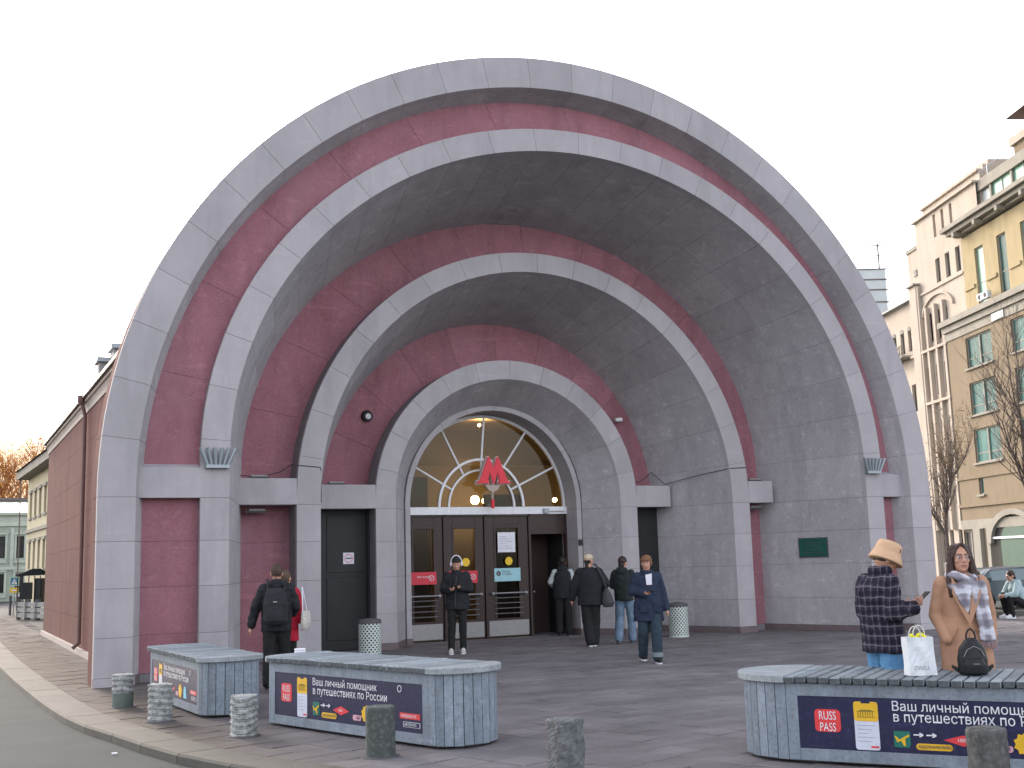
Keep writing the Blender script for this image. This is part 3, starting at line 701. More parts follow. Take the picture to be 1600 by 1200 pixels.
wire([(3.45, 4.2, 3.25), (3.75, 4.1, 3.3), (3.98, 4.0, 3.5), (4.2, 3.8, 3.22), (4.45, 2.9, 3.35), (4.8, 2.18, 3.45), (5.2, 2.18, 3.47)], .008, 'black cable sagging along the right grey wall')
wire([(-7.9, -.005 + .0, 3.3), (-7.9, -.005, 3.3)], .001, 'x') if False else None
# ---- metro letter
ms = thing('metro_sign', 'red letter M sign on a curved bracket above the doors', 'sign', (.39, 4.75, 3.29)); ms.scale = (.93, 1, .95)
hw = .40; H_ = .60
Mp = [(-.42, 0), (-.42, .05), (-.36, .05), (-.13, .60), (-.10, .60), (0, .34), (.10, .60), (.13, .60), (.36, .05), (.42, .05), (.42, 0), (.12, 0), (.12, .05), (.155, .05), (.10, .26), (.012, .0), (-.012, .0), (-.10, .26), (-.155, .05), (-.12, .05), (-.12, 0)]
def poly_obj(pts, y0, y1, name, m, parent):
    bm = bmesh.new(); vs_ = [bm.verts.new((x, y0, z)) for x, z in pts]; f = bm.faces.new(vs_)
    r = bmesh.ops.extrude_face_region(bm, geom=[f]); bmesh.ops.translate(bm, verts=[v for v in r['geom'] if isinstance(v, bmesh.types.BMVert)], vec=(0, y1 - y0, 0))
    bmesh.ops.recalc_face_normals(bm, faces=bm.faces); me = bpy.data.meshes.new(name); bm.to_mesh(me); bm.free(); me.materials.append(m)
    o = bpy.data.objects.new(name, me); COL.objects.link(o); o.parent = parent; return o
def grow(pts, g):
    out = []; n = len(pts)
    for i in range(n):
        a, b, c = Vector(pts[i - 1]), Vector(pts[i]), Vector(pts[(i + 1) % n]); d1 = (b - a).normalized(); d2 = (c - b).normalized()
        n1 = Vector((d1.y, -d1.x)); n2 = Vector((d2.y, -d2.x)); k = 1 + n1.dot(n2); nn = (n1 + n2) / max(k, .5); out.append((b.x - nn.x * g, b.y - nn.y * g))
    return out
poly_obj(Mp, -.09, -.05, 'letter', M['redp'], ms); poly_obj(grow(Mp, .02), -.048, .05, 'rim', flat('sign_rim', (.55, .42, .40), .5), ms)
MB().prism([(-.2, -.03), (-.12, -.14), (0, -.2), (.12, -.14), (.2, -.03)], -.03, .03, 'y').build('bracket', flat('beige_bracket', (.42, .34, .30), .6), ms)
MB().path([(0, 0, -.18), (0, .02, -.35), (0, .1, -.46), (0, .2, -.5)], .03, 8).build('stem', flat('beige_stem', (.42, .34, .30), .6), ms)
MB().tube((0, .0, -.36), (0, .0, -.56), .04, n=12).build('red_sleeve', M['redp'], ms, smooth=True)
# ---- lit lamps in the vestibule
def lamp(loc, r, e, label, power):
    o = MB().ell(loc, r, 16, 10).build('ceiling_globe', emit('warm_lamp_glow', (1, .72, .35), e), None, smooth=True); tag(o, label, 'lamp', None)
    ld = bpy.data.lights.new('hall_lamp', 'POINT'); ld.energy = power; ld.color = (1, .68, .35); ld.shadow_soft_size = .1
    lo = bpy.data.objects.new('hall_lamp', ld); COL.objects.link(lo); lo.location = (loc[0], loc[1] - r - .15, loc[2] - .05)
lamp((1.27, 7.25, 4.88), .04, 5, 'upper warm ceiling lamp glowing behind the fanlight', 16)
lamp((1.77, 8.7, 3.17), .11, 12, 'bright warm lamp low behind the fanlight left of the letter M', 5)
lamp((2.13, 8.9, 3.16), .07, 9, 'small warm lamp just behind the letter M', 2)
lamp((4.05, 8.7, 3.17), .06, 8, 'small warm lamp at the right end of the fanlight', 2)
# outer flank of the front ring
def flank():
    xo, zc, y, Ro, ao, Ri, ai = RG['A']; Rref = (Ro + Ri) / 2
    for side in (-1, 1):
        for (a, b) in [(0, .69)] + split_us(zc, Rref, 14)[1:]:
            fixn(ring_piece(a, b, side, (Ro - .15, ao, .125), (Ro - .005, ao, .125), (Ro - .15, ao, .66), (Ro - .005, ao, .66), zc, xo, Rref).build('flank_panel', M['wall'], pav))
flank()
# ================================================================ buildings at right
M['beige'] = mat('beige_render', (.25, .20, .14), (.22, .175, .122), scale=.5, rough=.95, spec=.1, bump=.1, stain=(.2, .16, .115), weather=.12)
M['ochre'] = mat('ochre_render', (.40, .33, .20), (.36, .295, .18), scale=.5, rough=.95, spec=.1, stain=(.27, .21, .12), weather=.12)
M['creamr'] = mat('cream_render', (.47, .41, .345), (.43, .37, .31), scale=.5, rough=.95, spec=.1, stain=(.38, .33, .275), weather=.12)
M['palestone'] = mat('pale_stone_trim', (.33, .31, .265), (.28, .26, .225), scale=.8, rough=.9, spec=.1, stain=(.23, .21, .18), weather=.12)
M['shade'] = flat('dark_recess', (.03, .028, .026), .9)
M['greybox'] = mat('grey_metal_sheet', (.55, .58, .58), (.48, .52, .52), scale=1, rough=.6)
M['greendoor'] = mat('green_hoarding', (.012, .075, .045), (.01, .055, .033), scale=.8, rough=.6)
E_ = Vector((.3803, .9249, 0)); E_.normalize(); ROT = math.atan2(E_.y, E_.x)
def facade(mb, s0, s1, z0, z1, holes, o=0., rev=.25):
    """wall face at outward offset o (local +y is outward) with rectangular openings and reveals"""
    hs = [h for h in holes if h[0] < s1 and h[1] > s0 and h[2] < z1 and h[3] > z0]
    sx = sorted({s0, s1, *[min(max(v, s0), s1) for h in hs for v in h[:2]]}); zx = sorted({z0, z1, *[min(max(v, z0), z1) for h in hs for v in h[2:]]})
    def inh(s, z): return any(h[0] < s < h[1] and h[2] < z < h[3] for h in hs)
    for i in range(len(sx) - 1):
        for j in range(len(zx) - 1):
            if inh((sx[i] + sx[i + 1]) / 2, (zx[j] + zx[j + 1]) / 2): continue
            mb.add([(sx[i], o, zx[j]), (sx[i], o, zx[j + 1]), (sx[i + 1], o, zx[j + 1]), (sx[i + 1], o, zx[j])], [(0, 3, 2, 1)])
    for a, b, c, d in hs:
        mb.add([(a, o, c), (b, o, c), (b, o, d), (a, o, d), (a, o - rev, c), (b, o - rev, c), (b, o - rev, d), (a, o - rev, d)],
               [(0, 1, 5, 4), (1, 2, 6, 5), (2, 3, 7, 6), (3, 0, 4, 7)])
    return mb
def window(par, a, b, c, d, o, pane, leaves=1, frame='white', sill=True, transom=None, fw=.09):
    w = MB(); y0, y1 = o - .24, o - .12
    w.box((a, y0, c), (a + fw, y1, d)); w.box((b - fw, y0, c), (b, y1, d)); w.box((a + fw, y0, c), (b - fw, y1, c + fw)); w.box((a + fw, y0, d - fw), (b - fw, y1, d))
    for k in range(1, leaves): x = a + (b - a) * k / leaves; w.box((x - fw * .8, y0, c + fw), (x + fw * .8, y1 + .03, d - fw))
    if transom: w.box((a + fw, y0, c + transom), (b - fw, y1 - .04, c + transom + .07))
    wo = w.build('window', M[frame], par)
    for k in range(leaves):
        x0 = a + fw + (b - a - 2 * fw) * k / leaves + (.03 if k else 0); x1 = a + fw + (b - a - 2 * fw) * (k + 1) / leaves - (.03 if k < leaves - 1 else 0)
        MB().box((x0, o - .20, c + fw), (x1, o - .18, d - fw)).build('pane', M[pane], wo)
    if sill: MB().box((a - .2, o - .02, c - .14), (b + .2, o + .16, c - .01)).build('sill', M['palestone'], wo)
    return wo
bg = thing('hotel_building', 'beige building with green paired windows and glazed attic at far right', 'building', (54.9, 40.29, 0), ROT)
holes = []
cols = [(-3.70 - 6.5 * k, .05 - 6.5 * k) for k in range(5)]
rows = [(14.2, 16.4), (10.85, 13.15), (7.5, 9.85)]
for a, b in cols:
    for c, d in rows: holes.append((a, b, c, d))
holes += [(-.75, -.05, 5.3, 6.5), (1.0, 2.9, -.8, 2.85)]
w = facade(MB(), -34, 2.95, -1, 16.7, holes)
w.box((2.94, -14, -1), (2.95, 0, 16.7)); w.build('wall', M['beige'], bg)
for a, b in cols:
    for c, d in rows:
        window(bg, a, b, c, d, 0, 'tealglass', 2, 'palestone', transom=.62)
        MB().box((a + .1, -.4, c + .1), (b - .1, -.38, d - .1)).build('curtain', M['shade'], bg) if False else None
window(bg, -.75, -.05, 5.3, 6.5, 0, 'tealglass', 1, 'palestone')
window(bg, 1.0, 2.9, -.8, 2.85, 0, 'dglass', 2, 'palestone', sill=False)
# upper storey
up = []
for k in range(8): up.append((-3.40 - 3.2 * k, -2.15 - 3.2 * k, 18.25, 22.4))
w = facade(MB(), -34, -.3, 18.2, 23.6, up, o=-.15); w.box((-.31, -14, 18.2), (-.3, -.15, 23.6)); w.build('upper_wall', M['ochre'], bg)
for a, b, c, d in up: window(bg, a, b, c, d, -.15, 'greenglass' if int(a) % 2 else 'tealglass', 1, 'palestone', sill=False, transom=1.6)
for k in range(8): MB().box((-2.15 + .25 - 3.2 * k, -.15, 19.7), (-2.15 + 1.7 - 3.2 * k, -.04, 19.95)).build('string_moulding', M['ochre'], bg)
for (z0, z1, o, m, s1) in ((16.7, 17.3, .08, 'palestone', 3.0), (17.3, 17.75, .25, 'palestone', 3.1), (17.75, 18.16, .5, 'palestone', 3.3), (6.45, 6.62, .1, 'beige', 3.0), (4.5, 4.72, .16, 'beige', 3.05), (2.95, 3.6, .12, 'palestone', 3.0)):
    MB().box((-34, 0.002, z0), (s1, o, z1 - .003)).build('cornice', M[m], bg)
for (z0, z1, o) in ((23.75, 23.95, .25), (23.95, 24.25, .65), (24.25, 24.55, .95)):
    MB().box((-34, -.16, z0), (-.3 + o, o, z1 - .003)).build('eaves', M['palestone'], bg)
for k in range(10): MB().box((-1.2 - 3.2 * k, .252, 23.6), (-.85 - 3.2 * k, .8, 23.94)).build('bracket', M['palestone'], bg)
# glazed attic
MB().box((-34, -14, 24.55), (-1.6, -.9, 24.75)).build('attic_floor', M['palestone'], bg)
MB().box((-4.4, -3, 24.75), (-2.6, -.7, 26.3)).build('attic_end', M['greybox'], bg)
for k in range(9):
    s = -4.5 - 2.9 * k
    gw = MB(); gw.box((s - .12, -.75, 24.6), (s + .12, -.5, 26.35)); gw.box((s - 2.9, -.72, 25.45), (s - .12, -.62, 25.52)); gw.box((s - 1.5, -.72, 24.6), (s - 1.42, -.62, 26.35))
    wo = gw.build('attic_window', M['palestone'], bg); MB().box((s - 2.85, -.68, 24.6), (s - .12, -.66, 26.35)).build('pane', M['greenglass'], wo)
MB().box((-34, -8, 26.35), (-2.4, -.4, 27.1)).build('parapet', M['palestone'], bg)
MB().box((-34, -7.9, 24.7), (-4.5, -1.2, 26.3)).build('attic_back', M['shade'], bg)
MB().box((-20, -9, 27.1), (-8.1, -.5, 27.75)).build('roof_house', M['beige'], bg); MB().box((-20, -9, 27.75), (-7.9, -.3, 28.3)).build('roof_house_top', M['creamr'], bg)
MB().box((-20, -7, 28.3), (-9.6, -.6, 29.2)).build('red_plant_room', flat('salmon_render', (.50, .20, .14), .8), bg)
fixn(MB().add([(-8.4, .1, 29.45), (-24, .1, 29.45), (-24, -9, 29.45), (-8.4, -9, 29.45), (-11, -5, 31.2), (-21, -5, 31.2)], [(0, 1, 5, 4), (1, 2, 5), (2, 3, 4, 5), (3, 0, 4), (0, 3, 2, 1)]).build('hip_roof', M['roofm'], bg))
MB().path([(-2.6, -.6, 27.75), (-8, -.6, 27.75)], .03, 5).path([(-4.2, -.6, 27.1), (-4.2, -.6, 27.9)], .05, 5).build('roof_rail', M['galv'], bg)
# arched gateway
ga = MB(); n = 16; pts = [(-4.65 + 3.3 * math.cos(PI * i / n), 1.9 + 2.1 * math.sin(PI * i / n)) for i in range(n + 1)]
for i in range(n):
    t0, t1 = PI * i / n, PI * (i + 1) / n
    fixn(MB().prism([(-4.65 + r * math.cos(t), 1.9 + r * .62 * math.sin(t)) for t, r in ((t0, 3.0), (t0, 3.6), (t1, 3.6), (t1, 3.0))], 0.004, .3, 'y').build('arch_stone', M['palestone'], bg))
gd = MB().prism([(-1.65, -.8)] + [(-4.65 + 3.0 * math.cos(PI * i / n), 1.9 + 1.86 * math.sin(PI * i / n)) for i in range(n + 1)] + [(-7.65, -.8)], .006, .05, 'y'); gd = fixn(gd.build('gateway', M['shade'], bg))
fixn(MB().prism([(-2.7, -.8)] + [(-4.65 + 2.0 * math.cos(PI * i / n), 1.9 + 1.4 * math.sin(PI * i / n)) for i in range(n + 1)] + [(-6.6, -.8)], .055, .1, 'y').build('green_door', M['greendoor'], gd)); MB().box((-7.6, .11, 2.2), (-1.2, .2, 2.34)).build('lintel_bar', M['white'], gd)
MB().box((-.1, .0, -1), (.95, .28, 2.95)).build('pilaster', M['palestone'], bg); MB().box((-1.35, .0, -1), (-.9, .22, 2.95)).build('pilaster', M['palestone'], bg)
for s_, z_ in ((-3.7, 18.3), (-4.5, 18.3)): 
    t = thing('air_conditioner', 'white outdoor air unit on the ledge, %s' % ('nearer the corner' if s_ > -4 else 'second from the corner'), 'air unit', tuple(Vector((54.9, 40.29, z_)) + E_ * s_ + Vector((-E_.y, E_.x, 0)) * .45), ROT)
    MB().box((-.4, -.15, 0), (.3, .15, .5)).build('housing', M['white'], t, bevel=.02); MB().tube((-.05, .15, .25), (-.05, .17, .25), .18, n=16).build('fan_grille', M['joint'], t)
sgn = MB().box((-5.9, .09, 16.75), (-4.3, .16, 17.25)).build('grey_panel_sign', M['greybox']); tag(sgn, 'grey blue name panel under the middle cornice of beige building', 'sign'); sgn.location = (54.9, 40.29, 0); sgn.rotation_euler = (0, 0, ROT)

# cream building further along
cb_ = thing('cream_building', 'tall cream art deco building with stepped top and narrow windows', 'building', tuple(Vector((54.9, 40.29, 0)) + E_ * 0), ROT)
ho = []
for s_ in (3.9, 2.25, .55): ho.append((s_ - .38, s_ + .38, 21.5, 23.35))
for s_ in (6.0, 4.6, 3.3): ho.append((s_ - .34, s_ + .34, 17.3, 19.5))
lo = []
for s_ in (6.9, 5.4, 3.95):
    for c, d in ((13.2, 15.5), (9.0, 11.3), (4.8, 7.2), (.6, 3.0)): lo.append((s_ - .32, s_ + .32, c, d))
niche = [(s_ - .22, s_ + .22, 25.0, 26.75) for s_ in (3.9, 2.5, 1.1)]
w = facade(MB(), 2.98, 7.35, -1, 24, ho + lo, o=-.25); w.box((7.34, -12, -1), (7.35, -.25, 27.0))
facade(w, -.28, 2.98, 17.2, 24, ho, o=-.25); facade(w, -3, 7.35, 24, 27.0, niche, o=-.25, rev=.3); w.build('wall', M['creamr'], cb_)
MB().box((-3, -.7, 24.9), (7, -.56, 26.9)).build('niche_back', M['creamr'], cb_)
for (z0, z1, s1, o) in ((27.0, 27.15, 7.5, .0), (27.15, 27.85, 6.5, -.6), (27.85, 28.0, 6.7, -.4), (28.0, 28.35, 5.7, -.9), (28.35, 28.7, 4.7, -1.3)):
    MB().box((-3.0, -10, z0 + .002), (s1, o, z1)).build('stepped_parapet', M['creamr'], cb_)
for h in ho + lo: window(cb_, *h, -.25, 'dglass', 1, 'creamr', sill=False, fw=.05)
for s_ in (7.3, 6.15, 4.7, 3.3): MB().box((s_ - .16, -.248, 3), (s_ + .16, .05, 20.0 if s_ < 7 else 22)).build('pilaster', M['creamr'], cb_)
n = 14
for i in range(n):
    t0, t1 = PI * i / n, PI * (i + 1) / n
    fixn(MB().prism([(4.4 + r * math.cos(t), 19.4 + r * .5 * math.sin(t)) for t, r in ((t0, 2.5), (t0, 2.7), (t1, 2.7), (t1, 2.5))], -.248, -.08, 'y').build('arch_moulding', M['creamr'], cb_))
MB().box((-.2, -.248, 21.15), (7.3, -.12, 21.3)).build('string_course', M['creamr'], cb_); MB().box((3.0, -.248, 16.6), (9.4, .08, 16.8)).build('string_course', M['creamr'], cb_)
MB().box((3, -.248, 12.55), (7.3, .1, 12.75)).build('string_course', M['creamr'], cb_)
# side wing and lower wing
w = MB().box((7.36, -8, -1), (9.5, -.4, 25.1)); w.build('side_wing', M['creamr'], cb_); MB().box((7.36, -8.1, 25.1), (9.65, -.3, 25.4)).build('cornice', M['palestone'], cb_)
MB().box((7.9, -.39, 23.0), (8.4, -.34, 23.5)).build('window', M['dglass'], cb_)
hl = [(10.2, 10.85, 17.4, 19.1), (11.6, 12.35, 17.4, 19.1), (13.2, 13.9, 17.4, 19.1), (15.0, 15.8, 17.4, 19.1)] + [(10.1 + 1.6 * k, 10.9 + 1.6 * k, c, c + 2.2) for k in range(4) for c in (12.5, 8.5)]
w = facade(MB(), 8.7, 20, -1, 21.3, hl, o=-.5); w.box((8.69, -8, -1), (8.7, -.5, 21.3)); w.build('wing_wall', M['creamr'], cb_)
for h in hl: window(cb_, *h, -.5, 'dglass', 1, 'creamr', sill=False, fw=.05)
for h in hl[:4]:
    c_ = (h[0] + h[1]) / 2; r_ = (h[1] - h[0]) / 2
    fixn(MB().prism([(c_ + r_ * math.cos(PI * i / 10), 19.1 + r_ * math.sin(PI * i / 10)) for i in range(11)], -.499, -.47, 'y').build('arched_head', M['dglass'], cb_))
MB().box((7.4, -.5, -1), (8.68, .1, 22.1)).build('pier', M['creamr'], cb_); MB().box((7.3, -.5, 22.1), (8.8, .3, 22.25)).build('pier_cap', M['palestone'], cb_)
fixn(MB().add([(8.7, .0, 21.3), (20, .0, 21.3), (20, -6, 23.2), (8.7, -6, 23.2), (8.7, -.0, 21.42), (20, .0, 21.42)], [(0, 1, 5, 4), (4, 5, 2, 3), (0, 4, 3)]).build('tin_roof', mat('pinkish_tin_roof', (.36, .31, .28), scale=2, rough=.6), cb_))
bl = MB(); bl.box((10.0, -.5, 16.85), (13.6, .5, 17.0)); 
bal = bl.build('balcony', M['palestone'], cb_); MB().box((10.0, .42, 17.75), (13.6, .52, 17.85)).build('balcony_rail', M['palestone'], bal)
for k in range(9): MB().tube((10.1 + k * .42, .47, 17.0), (10.1 + k * .42, .47, 17.75), .06, n=6).build('baluster', M['palestone'], bal)
gb = thing('grey_rooftop_block', 'grey green metal clad block with mast rising behind the arch', 'building', (69.94, 62.49, 0), rad(-26.5))
MB().box((-8, 0, -1), (0, 6, 28.25)).build('wall', M['greybox'], gb)
for z in (25.0, 26.2, 27.2, 28.22): MB().box((-8.1, -.1, z), (.12, 6.1, z + .09)).build('metal_seam', M['roofm'], gb)
an = thing('antenna', 'thin television antenna on the grey rooftop', 'antenna', (69.6, 62.9, 28.3))
MB().path([(0, 0, -.1), (0, 0, 2.5)], .09, 5).build('mast', M['roofm'], an); MB().path([(-1.0, .3, 2.35), (1.0, -.3, 2.3)], .06, 4).path([(-.9, .2, 1.4), (.4, -.2, 1.3)], .05, 4).build('crossbars', M['roofm'], an)

# ================================================================ left street
M['yellowr'] = mat('yellow_render', (.50, .435, .29), (.46, .40, .265), scale=.6, rough=.9, weather=.12)
M['sage'] = mat('sage_render', (.36, .40, .33), (.31, .35, .29), scale=.6, rough=.9, stain=(.27, .3, .25), weather=.12)
M['sagetrim'] = mat('pale_sage_trim', (.50, .54, .46), scale=1, rough=.9)
yb = thing('yellow_house', 'yellow house with white windows behind the pavilion at left', 'house', (-6.51, 41.63, 0), math.atan2(-7.03, .28) )
# local x runs towards the camera along the wall, local y to the building's inside (+y is east)
def flipf(mb): mb.f = [tuple(reversed(f)) for f in mb.f]; return mb
wl = []; wu = []
for k in range(7): wu.append((.9 + k * 1.75, 1.75 + k * 1.75, 4.25, 5.35)); wl.append((.9 + k * 1.75, 1.75 + k * 1.75, 1.9, 3.1))
w = facade(MB(), 0, 14, 0, 6.1, wu + wl, o=0)
yw = MB(); yw.v = [(x, -y, z) for x, y, z in w.v]; yw.f = [tuple(reversed(f)) for f in w.f]; yw.box((-.0, .01, 0), (.05, 9, 6.1)); yw.build('wall', M['yellowr'], yb)
for h in wu + wl:
    f_ = MB().box((h[0] - .12, -.06, h[2] - .12), (h[1] + .12, -.004, h[2] - .01)).box((h[0] - .12, -.06, h[3] + .01), (h[1] + .12, -.004, h[3] + .15)).build('window', M['palestone'], yb); MB().box((h[0], .15, h[2]), (h[1], .17, h[3])).build('pane', M['dglass'], f_)
MB().box((-.35, -.5, 6.1), (14, .1, 6.45)).build('eaves', M['palestone'], yb); fixn(MB().add([(-.4, -.6, 6.46), (14, -.6, 6.46), (14, 5, 8.2), (2, 5, 8.2), (-.4, 9, 6.46)], [(0, 1, 2, 3), (0, 3, 4)]).build('roof', M['roofm'], yb))
MB().box((0, -.09, 3.55), (14, -.002, 3.7)).build('string_course', M['palestone'], yb)
gr = MB().path([(.15, -.35, 0), (.15, -.35, 6.0), (.0, -.5, 6.3)], .03, 6).build('drainpipe', M['roofm'], yb)
gh = thing('sage_mansion', 'pale sage green classical mansion across the road at left', 'house', (-4.9, 64.2, 0), PI)
hs = []
for k in range(6): hs += [(.30 + k * 1.13, .75 + k * 1.13, 2.75, 4.15), (.30 + k * 1.13, .75 + k * 1.13, .55, 1.75)]
w = facade(MB(), -.6, 9, 0, 4.8, hs, rev=.15); w.build('wall', M['sage'], gh)
for h in hs:
    wo = MB().box((h[0] - .13, .001, h[2] - .1), (h[0] - .01, .07, h[3] + .12)).box((h[1] + .01, .001, h[2] - .1), (h[1] + .13, .07, h[3] + .12)).box((h[0] - .16, .001, h[3] + .12), (h[1] + .16, .12, h[3] + .22)).box((h[0] - .14, .001, h[2] - .32), (h[1] + .14, .09, h[2] - .12)).build('window', M['sagetrim'], gh)
    MB().box((h[0], -.12, h[2]), (h[1], -.1, h[3])).build('pane', M['dglass'], wo)
for k in range(7): MB().box((-.22 + k * 1.13, .001, 2.2), (.0 + k * 1.13, .1, 4.7)).build('pilaster', M['sagetrim'], gh)
for (z0, z1, o) in ((4.8, 5.0, .12), (5.0, 5.5, .05), (5.5, 5.65, .3), (2.0, 2.2, .1)): MB().box((-.6, -.2 if z0 > 4 else .001, z0 + .002), (9, o, z1)).build('cornice', M['sagetrim'], gh)
for k in range(5): MB().box((.2 + k * 1.3, .055, 5.15), (.9 + k * 1.3, .09, 5.35)).build('frieze_panel', M['sagetrim'], gh)
fixn(MB().add([(-.8, .35, 5.66), (9, .35, 5.66), (9, -5, 6.6), (-.8, -5, 6.6)], [(0, 1, 2, 3)]).build('tin_roof', mat('pale_tin_roof', (.42, .48, .48), scale=3, rough=.5), gh))
rb = thing('grey_barn_roof', 'low grey roofed house behind the sage mansion', 'house', (-9, 72, 0)); MB().box((-3, 0, 0), (5.5, 4, 6.9)).build('wall', M['greybox'], rb); fixn(MB().prism([(-3.3, 6.9), (5.8, 6.9), (5.8, 7.1), (-3.3, 7.1)], -.3, 4.3, 'y').build('roof', M['roofm'], rb))
# canopy, barriers, crossing sign
cn = thing('street_canopy', 'dark open sided canopy kiosk beyond the corner at left', 'kiosk', (-7.0, 31.4, 0), rad(-26.5)); cn.scale = (.5, .6, 1)
fixn(MB().add([(-.9, -.5, 1.6), (1.3, -.5, 1.62), (1.3, .9, 1.62), (-.9, .9, 1.6), (.1, .2, 1.87), (.7, .2, 1.87)], [(0, 1, 5, 4), (1, 2, 5), (2, 3, 4, 5), (3, 0, 4), (0, 3, 2, 1)]).build('roof', mat('dark_tarpaulin', (.02, .022, .024), rough=1, spec=0), cn))
for x in (-.75, -.35, .1, .55, 1.0): MB().box((x, -.4, 0), (x + .05, -.35, 1.6)).build('post', M['darkdoor'], cn)
MB().box((-.7, -.1, .7), (.2, .1, 1.35)).box((.5, -.3, .5), (1.1, .2, 1.5)).build('hanging_goods', M['darkdoor'], cn); MB().box((-.8, -.42, .45), (1.1, -.38, .5)).build('rail', M['joint'], cn)
M['blockpale'] = mat('pale_concrete_block', (.33, .33, .31), scale=5, rough=.9)
for k, (x, y) in enumerate(((-7.33, 29.6), (-7.05, 28.7), (-6.78, 27.8))):
    t = thing('road_barrier', ('nearest', 'middle', 'farthest')[2 - k] + ' pale slatted barrier past the pavilion corner', 'barrier', (x, y, 0), rad(-72), 'pale barriers beyond the pavilion corner')
    for j in range(3): MB().box((-.42, -.06, .08 + j * .2), (.42, .06, .24 + j * .2)).build('board', M['blockpale'], t)
    for xx in (-.38, .34): MB().box((xx, -.065, 0), (xx + .05, .065, .74)).build('post', M['joint'], t)
ps = thing('crossing_sign', 'pedestrian crossing sign over a yellow plate on a short post', 'road sign', (-7.33, 35.3, 0), 0)
MB().path([(0, 0, 0), (0, 0, 1.6)], .03, 6).build('post', M['galv'], ps); MB().path([(.2, .1, 0), (.2, .1, .75)], .06, 6).path([(-.12, .1, 0), (-.12, .1, .8)], .05, 6).build('stub_posts', M['joint'], ps)
pb = MB().box((-.19, -.05, 1.2), (.19, -.03, 1.58)).build('sign_board', flat('sign_white_green', (.42, .55, .42), .5), ps)
MB().box((-.15, -.056, 1.24), (.15, -.051, 1.54)).build('blue_field', flat('sign_blue', (.06, .20, .30), .5), pb); fixn(MB().prism([(-.11, 1.27), (.11, 1.27), (0, 1.50)], -.062, -.057, 'y').build('triangle', M['white'], pb))
MB().path([(0, -.066, 1.43), (0, -.066, 1.36), (-.03, -.066, 1.29)], .010, 4).path([(0, -.066, 1.36), (.03, -.066, 1.29)], .01, 4).build('walking_figure', M['joint'], pb)
yp = MB().box((-.17, -.05, .92), (.17, -.03, 1.12)).build('lower_plate', M['yellow'], ps); MB().box((-.1, -.056, .99), (.1, -.051, 1.05)).build('arrow_mark', M['white'], yp)

# ================================================================ trees
RMIN = .006
def tree(name, label, loc, h, spread, m, seed, levels=4, trunk=.16, fork=.25, kids=(5, 5, 4), leaf=None, group=None, up=.55, nleaf=0, lsize=.06, lean=(0, 0)):
    random.seed(seed); t = thing(name, label, 'tree', loc, 0, group); tips = []
    tm = MB(); bmx = MB()
    def seg(p, d, L_, r, lev):
        n = 4 if lev < 2 else 3; q = p; dd = d
        for i in range(n):
            nd = (dd + Vector((U(-.16, .16), U(-.16, .16), U(-.02, .16 if lev else .05)))).normalized(); nq = q + nd * L_ / n; r0 = r * (1 - i / n * .6); r1 = r * (1 - (i + 1) / n * .6)
            (tm if lev == 0 else bmx).tube(q, nq, r0, r1, n=8 if lev == 0 else (5 if lev < 3 else 3), cap=lev == 0)
            if lev < levels:
                k = kids[min(lev, len(kids) - 1)]
                for _ in range(k if (i >= 1 or lev) else 0):
                    if rnd() < .72:
                        a = U(0, 2 * PI); side = Vector((math.cos(a), math.sin(a), 0)); cd = (nd * up + side * U(.35, .8) * spread + Vector((0, 0, .35))).normalized()
                        seg(q.lerp(nq, rnd()), cd, L_ * U(.38, .6), r1 * .55 + .002, lev + 1)
            else: tips.append(nq)
            q = nq; dd = nd
        tips.append(q)
    L0 = h * .62
    p0 = Vector((0, 0, -.1)); d0 = Vector((lean[0], lean[1], 1)).normalized()
    tm.tube(p0, p0 + d0 * h * fork, trunk * 1.15, trunk, n=10); seg(p0 + d0 * h * fork, d0, L0, trunk * .95, 0)
    tm.build('trunk', m, t, smooth=True); bmx.build('crown', m, t)
    if nleaf:
        lf = MB()
        for _ in range(nleaf):
            p = random.choice(tips) + Vector((U(-.12, .12), U(-.12, .12), U(-.12, .12))); a = Vector((U(-1, 1), U(-1, 1), U(-1, 1))).normalized() * lsize; b = a.orthogonal().normalized() * lsize * .6
            lf.add([p - a, p + b, p + a, p - b], [(0, 1, 2, 3)])
        o = lf.build('seed_clusters', leaf, t); o['kind'] = 'stuff'
    return t
bark = mat('grey_brown_bark', (.13, .10, .085), (.08, .062, .052), scale=8, rough=.95); leafm = mat('dry_brown_leaf', (.27, .17, .08), (.18, .11, .05), scale=6, rough=.9)
tree('bare_tree', 'slender bare tree with brown seed clusters beside the right pier', (21.3, 11.9, -.45), 7.0, .62, bark, 5, 3, .085, .12, (4, 4, 3), leafm, 'bare trees in front of the hotel', nleaf=1500, lsize=.045)
tree('bare_tree', 'bare tree at the right edge in front of the green gate', (23.4, 9.9, -.45), 9.6, .9, bark, 12, 3, .13, .10, (4, 4, 3), leafm, 'bare trees in front of the hotel', nleaf=200, lsize=.04)
RMIN = .022
barkw = mat('warm_backlit_bark', (.42, .19, .07), (.28, .12, .045), scale=6, rough=.95)  # sunset backlight is put into the orange of this bark and the leaves below
